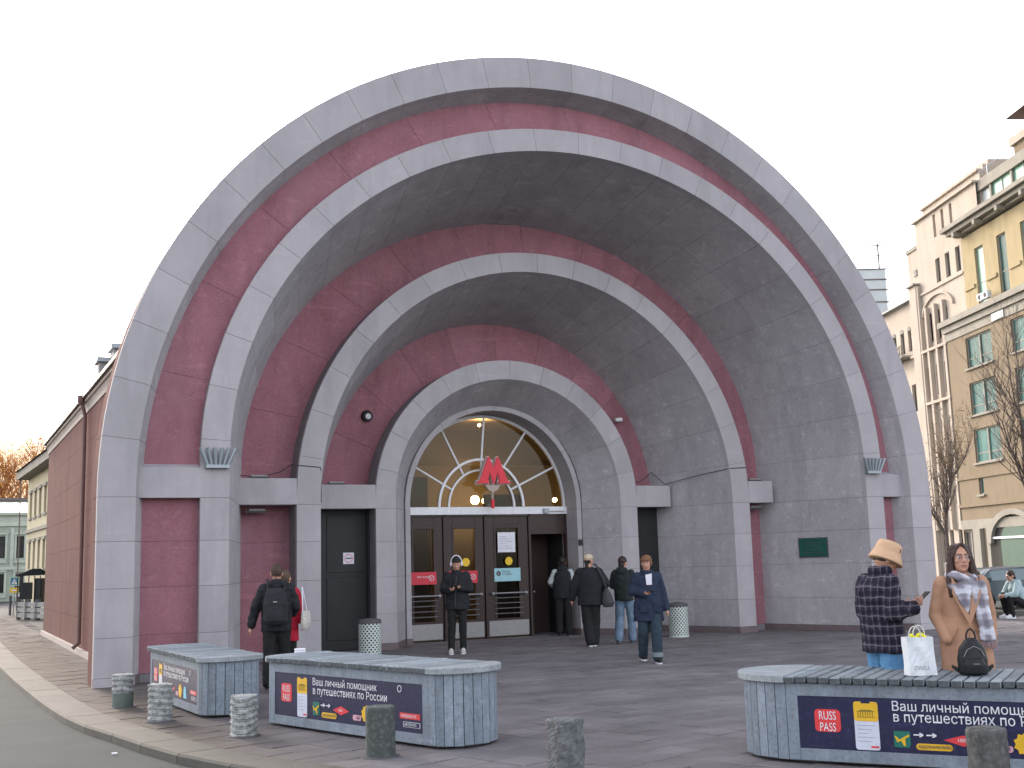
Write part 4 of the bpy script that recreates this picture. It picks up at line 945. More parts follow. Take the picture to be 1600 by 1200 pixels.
for i, (x, y, h, lb) in enumerate(((-9.3, 88, 12.5, 'bare tree glowing in the sunset at the left edge'), (-6.3, 86, 13.6, 'tallest bare sunset tree above the sage mansion roof'), (-3.9, 84, 12.2, 'bare sunset tree just left of the pavilion wall'), (-7.6, 95, 12.2, 'bare sunset tree furthest behind the grey roof'), (-1.6, 92, 12.8, 'bare sunset tree half hidden by the pavilion'))):
    tree('bare_tree', lb, (x, y, 0), h, .95, barkw, 40 + i, 3, .26, .12, (4, 5, 5), mat('sunset_tinted_leaf', (.75, .34, .07), rough=.9) if i == 0 else bpy.data.materials['sunset_tinted_leaf'], 'bare trees beyond the sage mansion', nleaf=1700, lsize=.08)
RMIN = .006
sh = thing('shrub', 'low yellow green shrub behind the crouching people', 'shrub', (12.6, 5.2, 0)); lf = MB(); tw = MB(); random.seed(3)
for _ in range(60):
    a = U(0, 2 * PI); tip = Vector((math.cos(a) * U(.1, .9), math.sin(a) * U(.1, .6), U(.3, .75))); tw.tube((0, 0, 0), tip, .012, .005, 3)
    for _ in range(22):
        p = tip * U(.5, 1.05) + Vector((U(-.1, .1), U(-.1, .1), U(-.1, .1))); u_ = Vector((U(-1, 1), U(-1, 1), U(-1, 1))).normalized() * .045; v_ = u_.orthogonal().normalized() * .03; lf.add([p - u_, p + v_, p + u_, p - v_], [(0, 1, 2, 3)])
tw.build('stems', bark, sh); lf.build('foliage', mat('olive_leaf', (.20, .19, .05), (.13, .10, .03), scale=5, rough=.8), sh)
random.seed(11)
# ================================================================ car
car = thing('parked_car', 'dark teal car parked on the lower road behind the woman', 'car', (24.6, 12.6, -.55), math.atan2(-.446, .895))
paint = flat('dark_teal_paint', (.015, .035, .045), .25, .2, .6)
def car_build():
    prof = [(-2.3, .35), (-2.32, .75), (-2.15, .92), (-1.45, 1.0), (-.75, 1.40), (.55, 1.46), (1.25, 1.38), (1.95, .98), (2.25, .92), (2.3, .45), (2.2, .28), (-2.2, .28)]
    mb = MB(); vs_ = []; n = len(prof)
    for k, (w, sc) in enumerate(((-.88, .93), (-.80, 1), (.80, 1), (.88, .93))):
        for x, z in prof:
            t = max(0, (z - .95) / .5); yy = w * (1 - .16 * t); zz = .28 + (z - .28) * (sc if z < 1 else 1 - (1 - sc) * .4); vs_.append((x * (.985 if abs(w) > .85 else 1), yy, zz))
    fs = [tuple(range(n)), tuple(reversed(range(3 * n, 4 * n)))] + [(k * n + i, (k + 1) * n + i, (k + 1) * n + (i + 1) % n, k * n + (i + 1) % n) for k in range(3) for i in range(n)]
    fixn(mb.add(vs_, fs).build('body', paint, car, smooth=True))
    g = flat('car_glass', (.10, .16, .17), .08, 0, .9)
    for sgn_ in (-1, 1):
        y = sgn_ * .795
        for q in ([(-1.2, 1.0), (-.72, 1.34), (-.12, 1.38), (-.12, 1.0)], [(-.04, 1.0), (-.04, 1.38), (.6, 1.39), (.72, 1.0)], [(.8, 1.0), (.68, 1.38), (1.2, 1.32), (1.55, 1.02)]):
            vv = [(x, sgn_ * (.885 - .14 * max(0, (z - .95) / .5)), z) for x, z in q]; fixn(MB().add(vv + [(a, b - sgn_ * .02, c) for a, b, c in vv], [(0, 1, 2, 3), (4, 5, 6, 7), (0, 1, 5, 4), (1, 2, 6, 5), (2, 3, 7, 6), (3, 0, 4, 7)]).build('side_window', g, car))
        MB().path([(-1.25, sgn_ * .86, .98), (-.72, sgn_ * .77, 1.42), (.6, sgn_ * .76, 1.46), (1.6, sgn_ * .84, 1.05)], .018, 5).build('chrome_trim', M['steel'], car)
        for x in (-1.45, 1.42):
            wh = MB().tube((x, sgn_ * .70, .31), (x, sgn_ * .90, .31), .315, n=20).build('wheel', M['darkdoor'], car, smooth=True); MB().tube((x, sgn_ * .88, .31), (x, sgn_ * .91, .31), .2, n=10).build('rim', M['steel'], wh)
        MB().box((-2.33, sgn_ * .5, .66), (-2.22, sgn_ * .8, .8)).build('headlight', M['white'], car); MB().box((2.2, sgn_ * .5, .7), (2.31, sgn_ * .8, .85)).build('tail_light', M['redp'], car); MB().box((-.95, sgn_ * .88, .98), (-.8, sgn_ * 1.0, 1.1)).build('mirror', paint, car)
car_build()
# ================================================================ benches
M['bwood'] = mat('weathered_blue_grey_paint', (.25, .29, .34), (.185, .218, .258), scale=3, rough=.75, bump=.3, bscale=30, stretch=(6, 6, 1), speck=(.13, .14, .14), sscale=35, samt=.5, streak=.16, weather=.25, fleck=.2)
M['slat'] = mat('weathered_slat_paint', (.25, .28, .30), (.17, .195, .21), scale=4, rough=.75, bump=.35, bscale=40, speck=(.10, .10, .095), sscale=40, samt=.5, streak=.22, fleck=.25)
M['slatend'] = mat('worn_slat_end', (.10, .115, .12), (.06, .065, .07), scale=20, rough=.9, bump=.3)
M['captop'] = mat('worn_bench_top', (.30, .33, .35), (.22, .24, .25), scale=2.5, rough=.7, bump=.3, fleck=.25, speck=(.15, .15, .15), sscale=45, samt=.5)
M['navy'] = mat('navy_banner', (.016, .016, .055), (.013, .013, .045), scale=3, rough=.55, fleck=.5, speck=(.05, .05, .09), sscale=25, samt=.25); M['brown'] = flat('dark_banner', (.05, .04, .05), .55)
M['tagred'] = flat('banner_red', (.68, .045, .05), .55); M['tagyel'] = flat('banner_yellow', (.72, .42, .02), .55); M['teal'] = flat('banner_green', (.01, .15, .11), .55)
M['phonew'] = flat('banner_pale', (.58, .60, .70), .55); M['cyan'] = flat('banner_cyan', (.18, .50, .62), .55); M['pinkt'] = flat('banner_pink', (.62, .33, .40), .55); M['bwhite'] = flat('banner_white', (.70, .70, .74), .55)
def rrect(x0, z0, x1, z1, r, n=4):
    P = []
    for cx_, cz_, a0 in ((x1 - r, z0 + r, -90), (x1 - r, z1 - r, 0), (x0 + r, z1 - r, 90), (x0 + r, z0 + r, 180)):
        for i in range(n + 1): t = rad(a0 + 90 * i / n); P.append((cx_ + r * math.cos(t), cz_ + r * math.sin(t)))
    return P
def poly(pts, y, name, m, parent, th=.002):
    o = MB().prism(pts, y, y + th, 'y').build(name, m, parent); return fixn(o)
def banner(b, x0, x1, z0, z1, y):
    W = x1 - x0; H = z1 - z0; bn = MB().box((x0, y, z0), (x1, y + .012, z1)).build('banner', M['navy'], b)
    X = lambda f: x0 + f * W; Z = lambda f: z0 + f * H; yy = y - .003
    poly(rrect(X(.050), Z(.33), X(.130), Z(.76), .03), yy, 'red_badge', M['tagred'], bn)
    text_obj('RUSS\nPASS', .090, M['bwhite'], bn, (X(.09), yy - .002, Z(.565)), name='lettering', align='CENTER', bold=.003, sx=.68)
    poly(rrect(X(.172), Z(.02), X(.245), Z(.93), .02), yy, 'phone_screen', M['phonew'], bn)
    poly(rrect(X(.172), Z(.56), X(.245), Z(.93), .02), yy - .002, 'yellow_screen', M['tagyel'], bn)
    nn = poly(rrect(X(.195), Z(.90), X(.222), Z(.935), .006), yy - .004, 'phone_notch', M['navy'], bn)
    hs = MB(); hy = yy - .004
    hs.prism([(X(.182), Z(.63)), (X(.235), Z(.63)), (X(.235), Z(.64)), (X(.182), Z(.64))], hy, hy + .001, 'y')
    for k in range(7): a = .184 + k * .0072; hs.prism([(X(a), Z(.64)), (X(a + .002), Z(.64)), (X(a + .002), Z(.74)), (X(a), Z(.74))], hy, hy + .001, 'y')
    hs.prism([(X(.180), Z(.74)), (X(.237), Z(.74)), (X(.222), Z(.78)), (X(.195), Z(.78))], hy, hy + .001, 'y'); fixn(hs.build('house_drawing', flat('olive_print', (.22, .16, .02), .6) if 'olive_print' not in bpy.data.materials else bpy.data.materials['olive_print'], bn))
    for k in range(5): poly([(X(.180), Z(.48 - k * .075)), (X(.232 - .01 * (k % 3)), Z(.48 - k * .075)), (X(.232 - .01 * (k % 3)), Z(.487 - k * .075)), (X(.180), Z(.487 - k * .075))], yy - .002, 'screen_line', M['galv'], bn, .001)
    poly([(X(.218), Z(.065)), (X(.241), Z(.065)), (X(.241), Z(.10)), (X(.218), Z(.10))], yy - .002, 'screen_button', M['tagred'], bn, .001)
    text_obj('Ваш личный помощник', .098, M['bwhite'], bn, (X(.285), yy - .002, Z(.78)), bold=.0045, sx=.96)
    text_obj('в путешествиях по России', .098, M['bwhite'], bn, (X(.287), yy - .002, Z(.58)), bold=.0045, sx=.96)
    poly([(X(.287), Z(.10)), (X(.328), Z(.10)), (X(.335), Z(.15)), (X(.335), Z(.40)), (X(.287), Z(.40))], yy, 'green_card', M['teal'], bn)
    pl_ = MB(); cx_, cz_ = X(.311), Z(.26)
    pl_.prism([(cx_ - .045, cz_ - .02), (cx_ - .03, cz_ - .025), (cx_ + .055, cz_ + .02), (cx_ + .05, cz_ + .035)], yy - .004, yy - .002, 'y').prism([(cx_ - .01, cz_ - .01), (cx_ + .01, cz_ - .05), (cx_ + .025, cz_ - .05), (cx_ + .02, cz_ + .01)], yy - .0045, yy - .0025, 'y').prism([(cx_ - .04, cz_ - .015), (cx_ - .055, cz_ + .02), (cx_ - .045, cz_ + .02), (cx_ - .02, cz_ - .005)], yy - .0048, yy - .0028, 'y')
    fixn(pl_.build('plane_mark', M['tagyel'], bn))
    for q in (.345, .382):
        a = MB(); a.path([(X(q), yy, Z(.345)), (X(q + .028), yy, Z(.345))], .006, 4).path([(X(q + .017), yy, Z(.38)), (X(q + .028), yy, Z(.345)), (X(q + .017), yy, Z(.31))], .006, 4).build('arrow', M['bwhite'], bn)
    poly(rrect(X(.350), Z(.07), X(.455), Z(.19), .025), yy, 'yellow_pill', M['tagyel'], bn); text_obj('вдохновляйся', .041, M['joint'], bn, (X(.358), yy - .002, Z(.105)), bold=.001, sx=.9)
    poly([(X(.43), Z(.27)), (X(.485), Z(.17)), (X(.54), Z(.27)), (X(.485), Z(.37))], yy, 'red_diamond', M['tagred'], bn)
    text_obj('100%', .035, M['bwhite'], bn, (X(.468), yy - .002, Z(.25)))
    poly(rrect(X(.565), Z(.10), X(.62), Z(.22), .02), yy, 'pink_pill', M['pinkt'], bn); text_obj('ай', .05, M['navy'], bn, (X(.59), yy - .002, Z(.13)))
    st_ = [(X(.655) + (.085 if i % 2 else .068) * math.cos(2 * PI * i / 20), Z(.26) + (.085 if i % 2 else .068) * math.sin(2 * PI * i / 20)) for i in range(20)]; poly(st_, yy, 'yellow_burst', M['tagyel'], bn)
    poly([(X(.73), Z(.08)), (X(.79), Z(.09)), (X(.785), Z(.2)), (X(.765), Z(.42)), (X(.74), Z(.43)), (X(.725), Z(.3))], yy, 'cyan_shape', M['cyan'], bn)
    a = MB(); 
    for i in range(14): t0, t1 = 2 * PI * i / 14, 2 * PI * (i + 1) / 14; a.tube((X(.865) + .028 * math.cos(t0), yy, Z(.88) + .028 * math.sin(t0)), (X(.865) + .028 * math.cos(t1), yy, Z(.88) + .028 * math.sin(t1)), .004, n=4)
    a.build('play_mark', M['bwhite'], bn)
    poly([(X(.865), Z(.27)), (X(.985), Z(.27)), (X(.985), Z(.39)), (X(.865), Z(.39))], yy, 'red_tag', M['tagred'], bn); text_obj('russpass.ru', .05, M['bwhite'], bn, (X(.872), yy - .002, Z(.305)), bold=.001)
    poly([(X(.885), Z(.10)), (X(.985), Z(.10)), (X(.985), Z(.21)), (X(.885), Z(.21))], yy, 'outlined_tag', M['bwhite'], bn); poly([(X(.888), Z(.108)), (X(.982), Z(.108)), (X(.982), Z(.202)), (X(.888), Z(.202))], yy - .001, 'tag_field', M['navy'], bn, .001); text_obj('#RUSSPASS', .036, M['bwhite'], bn, (X(.893), yy - .003, Z(.13)), bold=.001)
def bench(name, label, p, q, D, H, bl, br, ban=True, lslat=0):
    """p,q: ground points of the front left and front right corner; D depth; bl/br bulge of the rounded ends"""
    p = Vector(p); q = Vector(q); L_ = (q - p).length; rz = math.atan2(q.y - p.y, q.x - p.x)
    t = thing(name, label, 'bench', (p.x, p.y, 0), rz, 'blue grey wooden bench boxes with banners')
    def endpt(side, a, off=0.):    # a 0..1 front to back around the bulge
        th = PI * a; bx = (br if side > 0 else bl) + off; x = (L_ if side > 0 else 0) + side * bx * math.sin(th); y = D / 2 - (D / 2 + off) * math.cos(th); return x, y
    core = MB(); P = [endpt(1, i / 12, -.03) for i in range(13)] + [endpt(-1, 1 - i / 12, -.03) for i in range(13)]; core.prism(P, .02, H - .06, 'z'); fixn(core.build('inner_box', M['joint'], t))
    # front frame
    f = MB(); f.box((0, 0, .03), (.09, .03, H - .055)); f.box((L_ - .09, 0, .03), (L_, .03, H - .055)); f.box((.09, 0, H - .15), (L_ - .09, .03, H - .055)); f.box((.09, 0, .03), (L_ - .09, .03, .12)); f.build('front_frame', M['bwood'], t, bevel=.003)
    MB().box((0, D - .03, .03), (L_, D, H - .055)).build('rear_panel', M['bwood'], t)
    if ban: banner(t, .092, L_ - .092, .122, H - .152, .006)
    for side in (-1, 1):
        b_ = br if side > 0 else bl
        arcL = PI * math.sqrt((D * D / 4 + b_ * b_) / 2); n = max(6, int(arcL / .088))
        for k in range(n):
            a0, a1 = (k + .04) / n, (k + .96) / n; ps_ = []
            for a in (a0, a1): ps_.append(endpt(side, a))
            for a in (a1, a0): ps_.append(endpt(side, a, -.028))
            z1 = H - .055; o = MB().prism(ps_, .03 + U(0, .006), z1, 'z'); fixn(o.build('side_plank', M['bwood'], t))
        # cap board
        P = [endpt(side, i / 16, .045) for i in range(17)]
        nb = 1; o = MB().prism(P, H - .052, H + .004, 'z'); fixn(o.build('end_cap', M['captop'], t, bevel=.006))
    ns = int(L_ / .088); pitch = L_ / ns
    sl = []
    for k in range(ns):
        x0 = k * pitch + .008; x1 = (k + 1) * pitch - .008; h = U(-.003, .004); y0 = -.045 + U(-.006, .006)
        s_ = MB().box((x0, y0, H - .05 + h), (x1, D + .045, H + h)).build('slat', M['slat'], t, bevel=.006)
        MB().box((x0 + .004, y0 - .003, H - .044 + h), (x1 - .004, y0, H - .006 + h)).build('slat_end', M['slatend'], s_)
    return t
bench('bench_box', 'blue grey bench box with navy banner left of centre behind the dark bollard', (-7.12, -5.52), (-6.34, -8.0), .74, .70, .14, .30)
bench('bench_box', 'nearest bench box at right carrying the white bag and black backpack', (-4.27, -10.36), (-2.75, -12.55), .88, .665, .46, .46)
bench('bench_box', 'end-on bench box at left between the piers and the peeling bollards', (-7.76, -1.95), (-7.62, -4.36), .68, .655, .2, .22)

# ---- bollards
def bollard(p, h, r, kind, label, rz=0):
    t = thing('bollard', label, 'bollard', (*p, 0), rz, 'stone bollards along the kerb'); random.seed(int(abs(p[0] * 100)) + int(abs(p[1]) * 10)); n = 36
    if kind == 'peel': base = mat('green_grey_concrete', (.13, .16, .14), (.09, .11, .10), scale=6, rough=.9, bump=.4)
    mats = {'wrap': ('peeling_white_coat', (.42, .43, .42)), 'smooth': ('dark_granite_b', (.075, .085, .08)), 'rough': ('rough_granite_b', (.11, .11, .105)), 'square': ('hewn_granite', (.15, .155, .16))}
    nz = 46 if kind in ('wrap', 'peel') else 30; vs_ = []; prof = []
    ph = [U(0, 6.28) for _ in range(8)]
    for j in range(nz + 1):
        z = h * j / nz
        for i in range(n):
            a = 2 * PI * i / n; rr = r
            if kind == 'wrap' or (kind == 'peel' and z > h * .45):
                fz = z + .018 * math.sin(a * 1 + ph[0]) + .008 * math.sin(2 * a + ph[1]); rr *= 1 + .055 * math.sin(fz * 2 * PI / .062 + .6 * math.sin(3 * a + ph[2])) + .03 * math.sin(fz * 2 * PI / .023 + 4 * math.sin(a + ph[3])) + U(-.008, .008)
            elif kind == 'peel': rr *= .97 + U(-.004, .004)
            elif kind == 'rough': rr *= 1 + .018 * math.sin(7 * a + 30 * z + ph[0]) + U(-.018, .018)
            elif kind == 'smooth': rr *= 1 + U(-.004, .004)
            elif kind == 'square':
                c_, s_ = abs(math.cos(a + .2)), abs(math.sin(a + .2)); k = (c_ ** 7 + s_ ** 7) ** (-1 / 7); rr *= min(k, 1.22) * (.93 + .05 * math.sin(5 * a + 26 * z + ph[1]) * (a > PI) + U(-.02, .02))
            if j in (0,): rr *= 1.0
            if j == nz: rr *= .93
            vs_.append((rr * math.cos(a), rr * math.sin(a), z + (U(-.006, .006) if kind != 'smooth' and j == nz else 0)))
    vs_.append((0, 0, h + .006)); T = len(vs_) - 1
    fs = [(j * n + i, j * n + (i + 1) % n, (j + 1) * n + (i + 1) % n, (j + 1) * n + i) for j in range(nz) for i in range(n)] + [(nz * n + i, nz * n + (i + 1) % n, T) for i in range(n)]
    nm, c = mats['wrap' if kind == 'peel' else kind]
    mm = bpy.data.materials.get(nm) or mat(nm, c, tuple(v * .45 for v in c) if kind != 'smooth' else tuple(v * .7 for v in c), scale=11 if kind != 'square' else 16, rough=.85, bump=.6, bscale=45, speck=(.05, .05, .05) if kind in ('wrap', 'peel') else (.25, .26, .26), sscale=28, samt=.55 if kind in ('wrap', 'peel') else .25)
    o = MB().add(vs_, fs).build('shaft', mm, t, smooth=kind != 'square')
    if kind == 'peel': MB().lathe([(r * 1.0, 0), (r * 1.0, h * .42), (r * .98, h * .46)], 30).build('bare_base', base, t)
    MB().lathe([(r + .05, -.01), (r + .035, .008), (r, .012)], 24).build('mortar_collar', M['joint'], t)
    return t
bollard((-8.2, -2.69), .39, .125, 'peel', 'bollard with peeling white top over bare green grey base')
bollard((-8.04, -4.39), .40, .13, 'wrap', 'ridged white bollard beside the end-on bench box')
bollard((-7.53, -6.11), .39, .128, 'wrap', 'ridged white bollard nearest the banner bench at left')
bollard((-6.83, -8.1), .42, .128, 'smooth', 'smooth dark cylindrical bollard before the middle banner')
bollard((-5.99, -9.87), .43, .125, 'square', 'rough hewn broken bollard at the bottom centre', rad(20))
bollard((-3.98, -12.05), .43, .13, 'rough', 'dark rough granite bollard before the right hand banner')
random.seed(21)
# ---- trash bins with punched holes
def bin_(p, label, rz=0):
    t = thing('litter_bin', label, 'litter bin', (*p, 0), rz, 'white perforated litter bins'); R = .20; z0, z1 = .03, .62; nc, nr = 18, 15; mb = MB()
    cw = 2 * PI / nc; ch = (z1 - z0) / nr
    def P(a, z): return (R * math.cos(a), R * math.sin(a), z)
    for r_ in range(nr):
        for c in range(nc):
            ac = (c + .5 + (.5 if r_ % 2 else 0)) * cw; zc = z0 + (r_ + .5) * ch; sq = [P(ac + dx * cw / 2, zc + dz * ch / 2) for dx, dz in ((-1, -1), (0, -1), (1, -1), (1, 0), (1, 1), (0, 1), (-1, 1), (-1, 0))]
            oc = [P(ac + .27 * cw * math.cos(t_), zc + .40 * ch * math.sin(t_)) for t_ in [rad(225 + 45 * k) for k in range(8)]]
            mb.add(sq + oc, [(k, (k + 1) % 8, 8 + (k + 1) % 8, 8 + k) for k in range(8)])
    mb.build('perforated_shell', M['binw'], t)
    MB().lathe([(R - .03, .03), (R - .03, .62)], 24).build('liner', M['darkdoor'], t); o = MB().lathe([(R + .006, .61), (R + .006, .645), (R - .01, .68), (.05, .70)], 28).build('lid', M['joint'], t, smooth=True); MB().lathe([(R + .004, .0), (R + .004, .035)], 28).build('foot_ring', M['binw'], t)
M['binw'] = mat('pale_green_white_enamel', (.52, .57, .54), (.42, .47, .44), scale=5, rough=.5)
bin_((3.37, 2.31), 'white perforated litter bin by the right grey wall'); bin_((-3.4, 1.95), 'white perforated litter bin before the black door', .3)
# ---- bag, backpack, small box on the benches
def lump(mb_, name, m, parent, vox=.012, smooth=6, disp=0., dscale=.08, iters=1, mats=None):
    me = mb_.mesh(name); o = bpy.data.objects.new(name, me); COL.objects.link(o)
    r = o.modifiers.new('r', 'REMESH'); r.mode = 'VOXEL'; r.voxel_size = vox
    s = o.modifiers.new('s', 'SMOOTH'); s.factor = .5; s.iterations = smooth
    if disp:
        tx = bpy.data.textures.get('folds%g' % dscale) or bpy.data.textures.new('folds%g' % dscale, 'CLOUDS'); tx.noise_scale = dscale; tx.noise_depth = 2
        d = o.modifiers.new('d', 'DISPLACE'); d.texture = tx; d.strength = disp; d.mid_level = .5; d.texture_coords = 'LOCAL'
    dg = bpy.context.evaluated_depsgraph_get(); nm = bpy.data.meshes.new_from_object(o.evaluated_get(dg)); COL.objects.unlink(o); bpy.data.objects.remove(o)
    nm.name = name; nm.polygons.foreach_set('use_smooth', [True] * len(nm.polygons)); nm.materials.clear(); nm.materials.append(m)
    o = bpy.data.objects.new(name, nm); COL.objects.link(o); o.parent = parent; return o
CAMZ = rad(-26.5)          # rotation of something whose back faces the camera
def bag():
    t = thing('paper_bag', 'white paper carrier bag with yellow tissue standing on the right bench', 'bag', (-3.50, -11.03, .668), CAMZ + .12)
    w, d, h = .105, .05, .29; v = [(-w, -d, 0), (w, -d - .01, 0), (w, d, 0), (-w, d, 0), (-w - .008, -d - .004, h), (w - .01, -d, h - .004), (w - .01, d, h + .002), (-w - .008, d, h - .002), (w + .018, 0, .02), (w - .03, 0, h), (-w + .015, 0, h)]
    mb = MB().add(v[:8], [(0, 1, 5, 4), (1, 2, 6, 5), (2, 3, 7, 6), (3, 0, 4, 7), (0, 3, 2, 1)]); bmx = mb.mesh('bag_body'); bm = bmesh.new(); bm.from_mesh(bmx); bmesh.ops.subdivide_edges(bm, edges=bm.edges, cuts=7, use_grid_fill=True)
    for vv in bm.verts: vv.co += Vector((U(-.0015, .0015), U(-.0035, .0035) + .006 * math.sin(vv.co.x * 40 + vv.co.z * 25), U(-.001, .001)))
    bm.to_mesh(bmx); bm.free(); bmx.materials.append(mat('white_bag_paper', (.66, .68, .70), (.58, .60, .63), scale=6, rough=.5)); o = bpy.data.objects.new('bag_body', bmx); COL.objects.link(o); o.parent = t
    sd = o.modifiers.new('s', 'SOLIDIFY'); sd.thickness = .002
    hm = flat('twisted_handle', (.62, .60, .55), .8)
    for y, dx in ((-d + .004, -.045), (d - .008, .03)):
        MB().path([(dx + .05 * math.cos(PI - PI * i / 12) , y, h - .03 + (.11 if i not in (0, 12) else 0) * 1.0 * math.sin(PI * i / 12) ** .7 if 0 < i < 12 else h - .03) for i in range(13)], .0045, 6).build('handle', hm, t, smooth=True)
    tm = MB()
    for k in range(9): tm.ell((U(-.05, .06), U(-.02, .02), h + U(-.02, .015)), (U(.015, .03), .018, U(.012, .022)), 8, 6)
    lump(tm, 'yellow_tissue', flat('yellow_tissue_m', (.75, .68, .02), .7), t, .006, 2, .012, .03)
    text_obj('ZWILL', .042, M['galv'], t, (-.08, -d - .012, .045), bold=.0, sx=1.1)
bag()
def backpack_small():
    t = thing('backpack', 'small black backpack standing on the right bench', 'backpack', (-3.20, -11.27, .668), CAMZ - .1); bk = mat('black_nylon', (.012, .014, .016), scale=8, rough=.5, bump=.2)
    mb = MB().loft([(0, 0, 0, .10, .065), (0, 0, .03, .112, .072), (0, 0, .12, .112, .07), (0, 0, .20, .095, .06), (0, 0, .26, .05, .04), (0, 0, .275, .02, .02)], 20); lump(mb, 'main_pouch', bk, t, .008, 4, .006, .05)
    lump(MB().loft([(0, -.065, .01, .075, .03), (0, -.07, .08, .08, .035), (0, -.062, .125, .06, .025)], 16), 'front_pocket', bk, t, .007, 3, .004, .04)
    MB().path([(.035 * math.cos(PI * i / 10), -.0, .265 + .075 * math.sin(PI * i / 10)) for i in range(11)], .007, 6).build('top_handle', bk, t, smooth=True)
    MB().path([(-.075, -.058, .14), (-.05, -.066, .19), (0, -.066, .215), (.05, -.066, .19), (.075, -.058, .14)], .003, 5).build('zip', M['steel'], t)
    for s_ in (-1, 1): MB().add([(s_ * .10, .0, .05), (s_ * .15, .01, .075), (s_ * .155, 0, .055), (s_ * .11, 0, .015), (s_ * .10, .02, .05), (s_ * .15, .02, .075), (s_ * .155, .02, .055), (s_ * .11, .02, .015)], [(0, 1, 2, 3), (7, 6, 5, 4), (0, 4, 5, 1), (1, 5, 6, 2), (2, 6, 7, 3), (3, 7, 4, 0)]).build('strap_end', bk, t)
    MB().box((-.022, -.107, .085), (.022, -.105, .09)).build('metal_badge', M['steel'], t)
backpack_small()
bx = thing('takeaway_box', 'small white foam box left on the middle bench top', 'box', (-6.72, -5.25, .704), CAMZ + .2); MB().box((-.06, -.045, 0), (.06, .045, .025)).build('tray', M['paper'], bx, bevel=.006); MB().box((-.062, -.047, .026), (.062, .047, .045)).build('lid', M['white'], bx, bevel=.01)
for k, (x, y) in enumerate(((-8.75, -6.0), (-1.2, -6.6), (-2.9, -8.8))): tag(MB().box((x, y, -.07 if k == 0 else .003), (x + .05, y + .03, -.06 if k == 0 else .012)).build('litter_scrap', M['paper']), ('white scrap of paper lying in the gutter at lower left', 'tiny white scrap on the open paving near the middle', 'tiny white scrap on the paving left of the right bench')[k], 'litter')
# ================================================================ people
SK = mat('skin', (.50, .27, .19), (.45, .235, .16), scale=14, rough=.55, spec=.35)
def V3(*a): return Vector(a)
POSE = dict(pelvis=(0, 0, .94), chest=(0, 0, 1.27), neck=(0, -.01, 1.45), head=(0, .015, 1.575),
            shR=(.163, 0, 1.372), elR=(.225, -.03, 1.12), wrR=(.235, .04, .87), shL=(-.163, 0, 1.372), elL=(-.225, -.03, 1.12), wrL=(-.235, .04, .87),
            hipR=(.09, 0, .91), knR=(.10, .02, .49), anR=(.105, -.02, .085), hipL=(-.09, 0, .91), knL=(-.10, .02, .49), anL=(-.105, -.02, .085))
def hand(mb, w, d, palm, s, r=.9, curl=.5, thumb=None):
    """w wrist, d direction of the hand, palm = direction the palm faces, s = +1 right hand"""
    d = Vector(d).normalized(); palm = Vector(palm); palm = (palm - d * palm.dot(d)).normalized(); side = d.cross(palm) * s
    w = Vector(w); c = w + d * .045 * r
    mb.cap(w, c + d * .03 * r, .024 * r, .03 * r, 8)
    for k, off in enumerate((-.030, -.010, .010, .030)): mb.cap(w + d * .02, c + d * .035 * r + side * off * r, .015 * r, .013 * r, 6)
    for k, (off, L_) in enumerate(((-.033, .062), (-.011, .075), (.011, .078), (.033, .068))):
        a = c + d * .04 * r + side * off * r; d1 = (d + palm * curl * .6).normalized(); b = a + d1 * L_ * .5 * r; d2 = (d + palm * curl * 1.9).normalized(); e = b + d2 * L_ * .5 * r
        mb.cap(a, b, .0095 * r, .0088 * r, 6); mb.cap(b, e, .0088 * r, .0072 * r, 6)
    a = w + d * .02 * r + side * .02 * r; b = a + (side * .8 + d * .6 + palm * .3).normalized() * .045 * r; e = b + (d + palm * .6 + side * .1).normalized() * .035 * r
    mb.cap(a, b, .014 * r, .011 * r, 6); mb.cap(b, e, .011 * r, .009 * r, 6)
def rot_head(P, yaw=0, pitch=0):
    return Matrix.Translation(P) @ Matrix.Rotation(yaw, 4, 'Z') @ Matrix.Rotation(pitch, 4, 'X')
def head_prims(mb, Mh, f=1.):
    h = MB()
    h.ell((0, -.012, .03), (.077, .097, .105), 16, 12).ell((0, .018, -.035), (.062, .075, .082), 14, 10).ell((0, .058, -.085), (.027, .026, .022), 10, 8)
    h.cap((0, .088, .022), (0, .108, -.018), .010, .0145, 8).ell((-.0, .094, -.022), (.020, .014, .010), 8, 6)
    h.ell((0, .080, .034), (.055, .02, .013), 12, 8).ell((-.038, .062, -.015), (.024, .026, .02), 8, 6).ell((.038, .062, -.015), (.024, .026, .02), 8, 6)
    h.ell((0, .087, -.048), (.024, .011, .006), 8, 6).ell((0, .084, -.061), (.021, .012, .007), 8, 6)
    for s in (-1, 1): h.ell((s * .078, -.01, .0), (.012, .022, .034), 8, 6)
    h.xf(Mh @ Matrix.Scale(f, 4)); mb.add(h.v, h.f)
def face_parts(body, Mh, lip=(.36, .12, .11), brow=(.05, .03, .02), f=1.):
    eye = MB(); ir = MB(); br = MB(); lp = MB()
    for s in (-1, 1):
        e = MB().ell((s * .031, .082, .012), (.0145, .010, .0075), 10, 6).xf(Mh @ Matrix.Scale(f, 4)).build('eye', M['paper'], body, smooth=True)
        MB().ell((s * .031, .0915, .012), (.0065, .003, .0065), 8, 6).xf(Mh @ Matrix.Scale(f, 4)).build('iris', M['joint'], e)
        MB().cap((s * .014, .0985, .036), (s * .048, .088, .040), .0045, .0032, 6).xf(Mh @ Matrix.Scale(f, 4)).build('eyebrow', flat_once('brow%g' % brow[0], brow), body)
    MB().cap((-.019, .096, -.0545), (.019, .096, -.0545), .0052, .0052, 6).xf(Mh @ Matrix.Scale(f, 4)).build('lips', flat_once('lips', lip), body, smooth=True)
def flat_once(n, c, r=.7): return bpy.data.materials.get(n) or flat(n, c, r)
